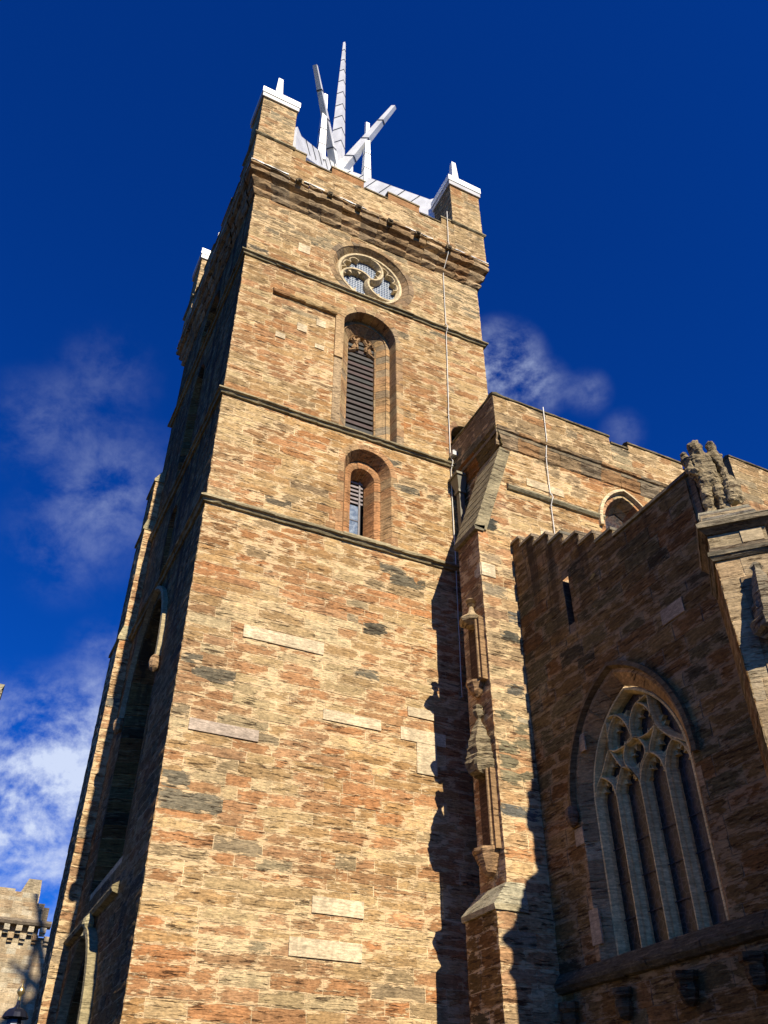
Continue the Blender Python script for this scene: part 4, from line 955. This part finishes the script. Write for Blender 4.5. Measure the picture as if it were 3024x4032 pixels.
b = MB(); c = FEd(.56, 5.3, -.14); b.lathe(c, [(.04, -.5), (.16, -.3), (.24, -.1), (.24, 0)], (.30, .24, .15, .9), 8); b.build('bracket', M_SM, nc)

# ================================================================== STATUE on the corner of the chapel
def skinned(name, verts, edges, mat, parent, rough=.034):
    me = bpy.data.meshes.new(name); me.from_pydata([v[0] for v in verts], edges, [])
    o = bpy.data.objects.new(name, me); COL.objects.link(o)
    o.modifiers.new('skin', 'SKIN')
    for i, v in enumerate(verts):
        r = v[1]; me.skin_vertices[0].data[i].radius = (r * .98, r * .98) if not isinstance(r, tuple) else (r[0] * .88, r[1] * .95)
        me.skin_vertices[0].data[i].use_root = (i == 0)
    m = o.modifiers.new('subsurf', 'SUBSURF'); m.levels = 3; m.render_levels = 3
    ev = o.evaluated_get(bpy.context.evaluated_depsgraph_get()); bm = bmesh.new(); bm.from_mesh(ev.to_mesh())
    bpy.data.objects.remove(o); b = MB(); vm = {}
    for v in bm.verts:
        q = noise.noise_vector(v.co * 3.5) + noise.noise_vector(v.co * 9.0) + noise.noise_vector(v.co * 21.0) * .6
        vm[v.index] = b.bm.verts.new(v.co + q * rough)
    bm.verts.ensure_lookup_table()
    for f in bm.faces:
        k = .85 + .3 * noise.noise(f.calc_center_median() * 3.0)
        b.facev([vm[v.index] for v in f.verts], (.36 * k, .285 * k, .165 * k, .75))
    bm.free()
    return b.build(name, mat, parent)
def SD(u, z, d): return FEd(u, z, d)
st = thing('stone_statue', SD(.42, 9.7, .95), 'weather worn stone figure standing on the sunlit corner of the chapel', 'statue')
D0 = .95; B0 = 9.72
def SP(u, z, d=0.0): return tuple(SD(.42 + (u - .44) * .74, B0 + z * 1.09, D0 + d * .8))
sv = [(SP(.40, .88), (.20, .17)), (SP(.39, 1.10), (.23, .19)), (SP(.37, 1.34), (.28, .18)), (SP(.32, 1.50, -.05), .11), (SP(.28, 1.64, -.10), .155), (SP(.27, 1.77, -.08), .12),
      (SP(.27, .70), .14), (SP(.23, .42, -.06), .10), (SP(.22, .14, -.02), .085), (SP(.18, .04, -.18), .09),
      (SP(.54, .70), .14), (SP(.58, .42, -.06), .10), (SP(.60, .14, -.02), .085), (SP(.64, .04, -.18), .09),
      (SP(.10, 1.36), .11), (SP(.02, 1.12, -.10), .085), (SP(.20, 1.0, -.26), .085),
      (SP(.62, 1.38), .12), (SP(.72, 1.54, -.04), .09), (SP(.66, 1.70, -.10), .12),
      (SP(.78, 1.12, -.04), .08), (SP(.82, .86, -.06), .08), (SP(.86, .56, -.10), .15), (SP(.84, .22, -.08), .15)]
se = [(0, 1), (1, 2), (2, 3), (3, 4), (4, 5), (0, 6), (6, 7), (7, 8), (8, 9), (0, 10), (10, 11), (11, 12), (12, 13), (2, 14), (14, 15), (15, 16), (2, 17), (17, 18), (18, 19), (17, 20), (20, 21), (21, 22), (22, 23)]
skinned('figure', sv, se, M_STAT, st)
wv = [(SP(.36, 1.0, .36), .14), (SP(.14, 1.36, .34), .13), (SP(.0, 1.66, .30), .11), (SP(-.02, 1.80, .28), .05), (SP(.66, 1.25, .34), .16), (SP(.80, 1.66, .30), .11), (SP(.40, .5, .40), .16), (SP(.40, .05, .40), .20), (SP(.74, .75, .34), .14)]
skinned('wings', wv, [(0, 1), (1, 2), (2, 3), (0, 4), (4, 5), (0, 6), (6, 7), (4, 8)], M_STAT, st)
b = MB()
P = [(.08, -.24, -.30), (.90, -.24, -.30), (.92, -.2, .30), (.06, -.2, .30), (.12, .02, -.24), (.86, .02, -.24), (.88, .03, .26), (.1, .03, .26)]
b.hexa([SP(u, z, d) for u, z, d in P], (.33, .27, .17, .9)); b.build('plinth', M_SM, st)

# ================================================================== PALACE beyond
YP = 45.0
pb = thing('palace', (0, YP, -1.6), 'distant stone palace range with corbelled parapet, behind the left edge of the tower', 'palace')
fP = FS(YP)
def shade_streaks(): 
    m = stone_mat('shade_streaked_ashlar', 0.1, 0.5, 0.03); nt = m.node_tree; bs = nt.nodes['Principled BSDF']
    src = bs.inputs['Base Color'].links[0].from_socket; ge = nd(nt, 'ShaderNodeNewGeometry')
    mp = nd(nt, 'ShaderNodeMapping'); mp.inputs['Scale'].default_value = (1.1, .1, .12); mp.inputs['Location'].default_value = (.35, 0, 0); nt.links.new(ge.outputs['Position'], mp.inputs[0])
    n = nd(nt, 'ShaderNodeTexNoise', Scale=1.0, Detail=4.0, Roughness=.5); nt.links.new(mp.outputs[0], n.inputs['Vector'])
    sz = nd(nt, 'ShaderNodeSeparateXYZ'); nt.links.new(ge.outputs['Position'], sz.inputs[0])
    f = math_n(nt, 'MULTIPLY', maprange(nt, n.outputs['Fac'], .50, .60), maprange(nt, sz.outputs['Z'], 12.9, 12.3, 0, .35))  # the spire's shadow streaks below the corbels, painted into the wall colour
    nt.links.new(mixc(nt, f, src, (.05, .04, .03)), bs.inputs['Base Color']); return m
M_PAL = shade_streaks()
PALP = [((.46, .36, .22), 3), ((.40, .29, .16), 3), ((.50, .42, .28), 2), ((.38, .25, .13), 1.5)]
def rect(b, x0, x1, z0, z1, fr, sd): backing(b, fr, [(x0, z0), (x1, z0), (x1, z1), (x0, z1)], [], (.40, .33, .22, .2)); blocks(b, fr, x0, x1, z0, z1, (), seed=sd, pal=PALP, lb=(.35, .9), hc=(.22, .34), rough=.006)
b = MB(); rect(b, -9.0, 2.95, -1.6, 13.4, fP, 501); rect(b, 2.95, 9.0, -1.6, 12.75, fP, 505); b.box((-9, YP + .02, -1.6), (2.94, YP + 8, 13.4), (.3, .25, .17, .2)); b.box((2.95, YP + .02, -1.6), (9, YP + 8, 12.7), (.3, .25, .17, .2)); b.build('wall', M_PAL, pb)
b = MB(); f9 = FS(YP - .45); rect(b, -9, 2.95, 13.55, 14.6, f9, 502); rect(b, -9, 2.45, 14.6, 15.15, f9, 503); rect(b, -9, 1.0, 15.15, 15.3, f9, 504)
b.box((-9, YP - .44, 13.5), (2.94, YP + .3, 14.55), (.3, .25, .17, .2)); b.box((-9, YP - .44, 14.5), (2.44, YP + .3, 15.1), (.3, .25, .17, .2)); b.box((2.94, YP - .2, 13.3), (3.3, YP + .2, 14.45), (.16, .13, .09, .6)); b.build('parapet', M_PAL, pb)
b = MB(); strip(b, fP, -9, 3.6, [(.0, 13.25), (-.5, 13.3), (-.58, 13.45), (-.5, 13.62), (.0, 13.62)], lambda r: (.20, .16, .11, .5), seed=5); b.build('string_course', M_PAL, pb)
i = 0
while i < 26:
    x = -4.9 + i * .36
    b = MB(); c = pick(PALP, RND); up = i % 2 == 0
    if up: b.box((x, YP - .46, 12.95), (x + .34, YP, 13.26), c, .02); b.box((x + .02, YP - .30, 12.80), (x + .32, YP, 12.97), c, .02)
    else: b.box((x, YP - .32, 12.52), (x + .34, YP, 12.80), c, .02); b.box((x + .02, YP - .18, 12.34), (x + .32, YP, 12.54), c, .02)
    b.build('corbel', M_PAL, pb); i += 1
b = MB(); y = YP + .6
for za, zb2, a0, a1, c0, c1 in ((14.2, 15.4, 1.15, 2.65, 1.42, 2.62), (15.4, 16.25, 1.42, 2.62, 1.75, 2.55)):
    b.hexa([(a0, y, za), (a1, y, za), (a1 + .1, y + 1.6, za), (a0, y + 1.6, za), (c0, y, zb2), (c1, y, zb2), (c1 + .1, y + 1.5, zb2), (c0, y + 1.5, zb2)], (.36, .29, .18, .7))
b.build('chimney', M_PAL, pb)
b = MB(); b.hexa([(-9, YP + .2, 14.9), (1.2, YP + .2, 14.9), (1.2, YP + 6, 14.9), (-9, YP + 6, 14.9), (-9, YP + 2.6, 15.42), (1.2, YP + 2.6, 15.42), (1.2, YP + 3, 15.42), (-9, YP + 3, 15.42)], (.16, .075, .05, .5)); b.build('roof', M_PAL, pb)
# turret of the outer gate at the extreme left
tg = thing('gate_turret', (-3.75, 6.0, -1.6), 'corner of a stone turret just inside the left edge of the picture', 'turret')
b = MB(); xr = -3.285
for za, zb2, x0_, x1_, c in ((-1.6, 8.6, -4.9, -3.42, (.30, .24, .15, .5)), (8.6, 9.4, -4.95, -3.40, (.33, .28, .18, .5)), (9.4, 10.6, -4.97, -3.31, (.36, .31, .2, .5)), (10.6, 10.78, -4.97, -3.29, (.40, .35, .23, .3))):
    b.hexa([(x0_, 6, za), (x1_ - .06, 6, za), (x1_ - .06, 7, za), (x0_, 7, za), (x0_, 6, zb2), (x1_, 6, zb2), (x1_, 7, zb2), (x0_, 7, zb2)], c)
b.build('wall', M_SM, tg)

# ================================================================== STREET LAMP
LX, LY = -1.49, 2.4
lp = thing('street_lamp', (LX, LY, -1.6), 'black cast iron lantern with gold finial in front of the palace', 'street lamp')
BK = (.012, .013, .02, 0)
b = MB(); b.lathe((LX, LY, 0), [(.02, 2.93), (.035, 2.96), (.02, 3.0), (.03, 3.03), (.068, 3.08), (.07, 3.12), (.045, 3.17), (.02, 3.2), (.01, 3.29)], (.85, .62, .25, 0), 12); b.build('finial', M_GOLD, lp, True)
b = MB()
b.lathe((LX, LY, 0), [(.025, 2.98), (.03, 2.88), (.06, 2.83), (.14, 2.80), (.20, 2.74), (.235, 2.66), (.22, 2.65), (.13, 2.66)], BK, 24, 0, lambda k: 1 + .05 * (k % 2)); b.lathe((LX, LY, 0), [(.13, 2.67), (.14, 2.55), (.17, 2.46), (.23, 2.39), (.31, 2.35), (.325, 2.31), (.325, 2.25), (.28, 2.22), (.25, 2.12)], BK, 8, .3)
b.build('roof', M_PAINT, lp)
b = MB(); n = 8
for k in range(n):
    a = .3 + k * 2 * math.pi / n; b.tube([(LX + .25 * math.cos(a), LY + .25 * math.sin(a), 2.14), (LX + .16 * math.cos(a), LY + .16 * math.sin(a), 1.5)], .014, BK, 6)
b.lathe((LX, LY, 0), [(.16, 1.52), (.17, 1.46), (.06, 1.40), (.05, 1.3), (.09, 1.26), (.05, 1.2), (.045, 0.2), (.07, .1), (.07, -.6), (.12, -.7), (.15, -1.2), (.2, -1.6)], BK, 12); b.build('post', M_PAINT, lp)
b = MB(); b.lathe((LX, LY, 0), [(.15, 1.53), (.235, 2.12)], (.25, .28, .30, 0), 8, .3); b.build('glass', M_GLB, lp)
b = MB(); b.tube([(LX + .26, LY, 2.20), (LX + .50, LY, 2.20)], .028, (.10, .11, .13, 0), 8); b.build('arm', M_PAINT, lp)
print('objects', len(bpy.data.objects))
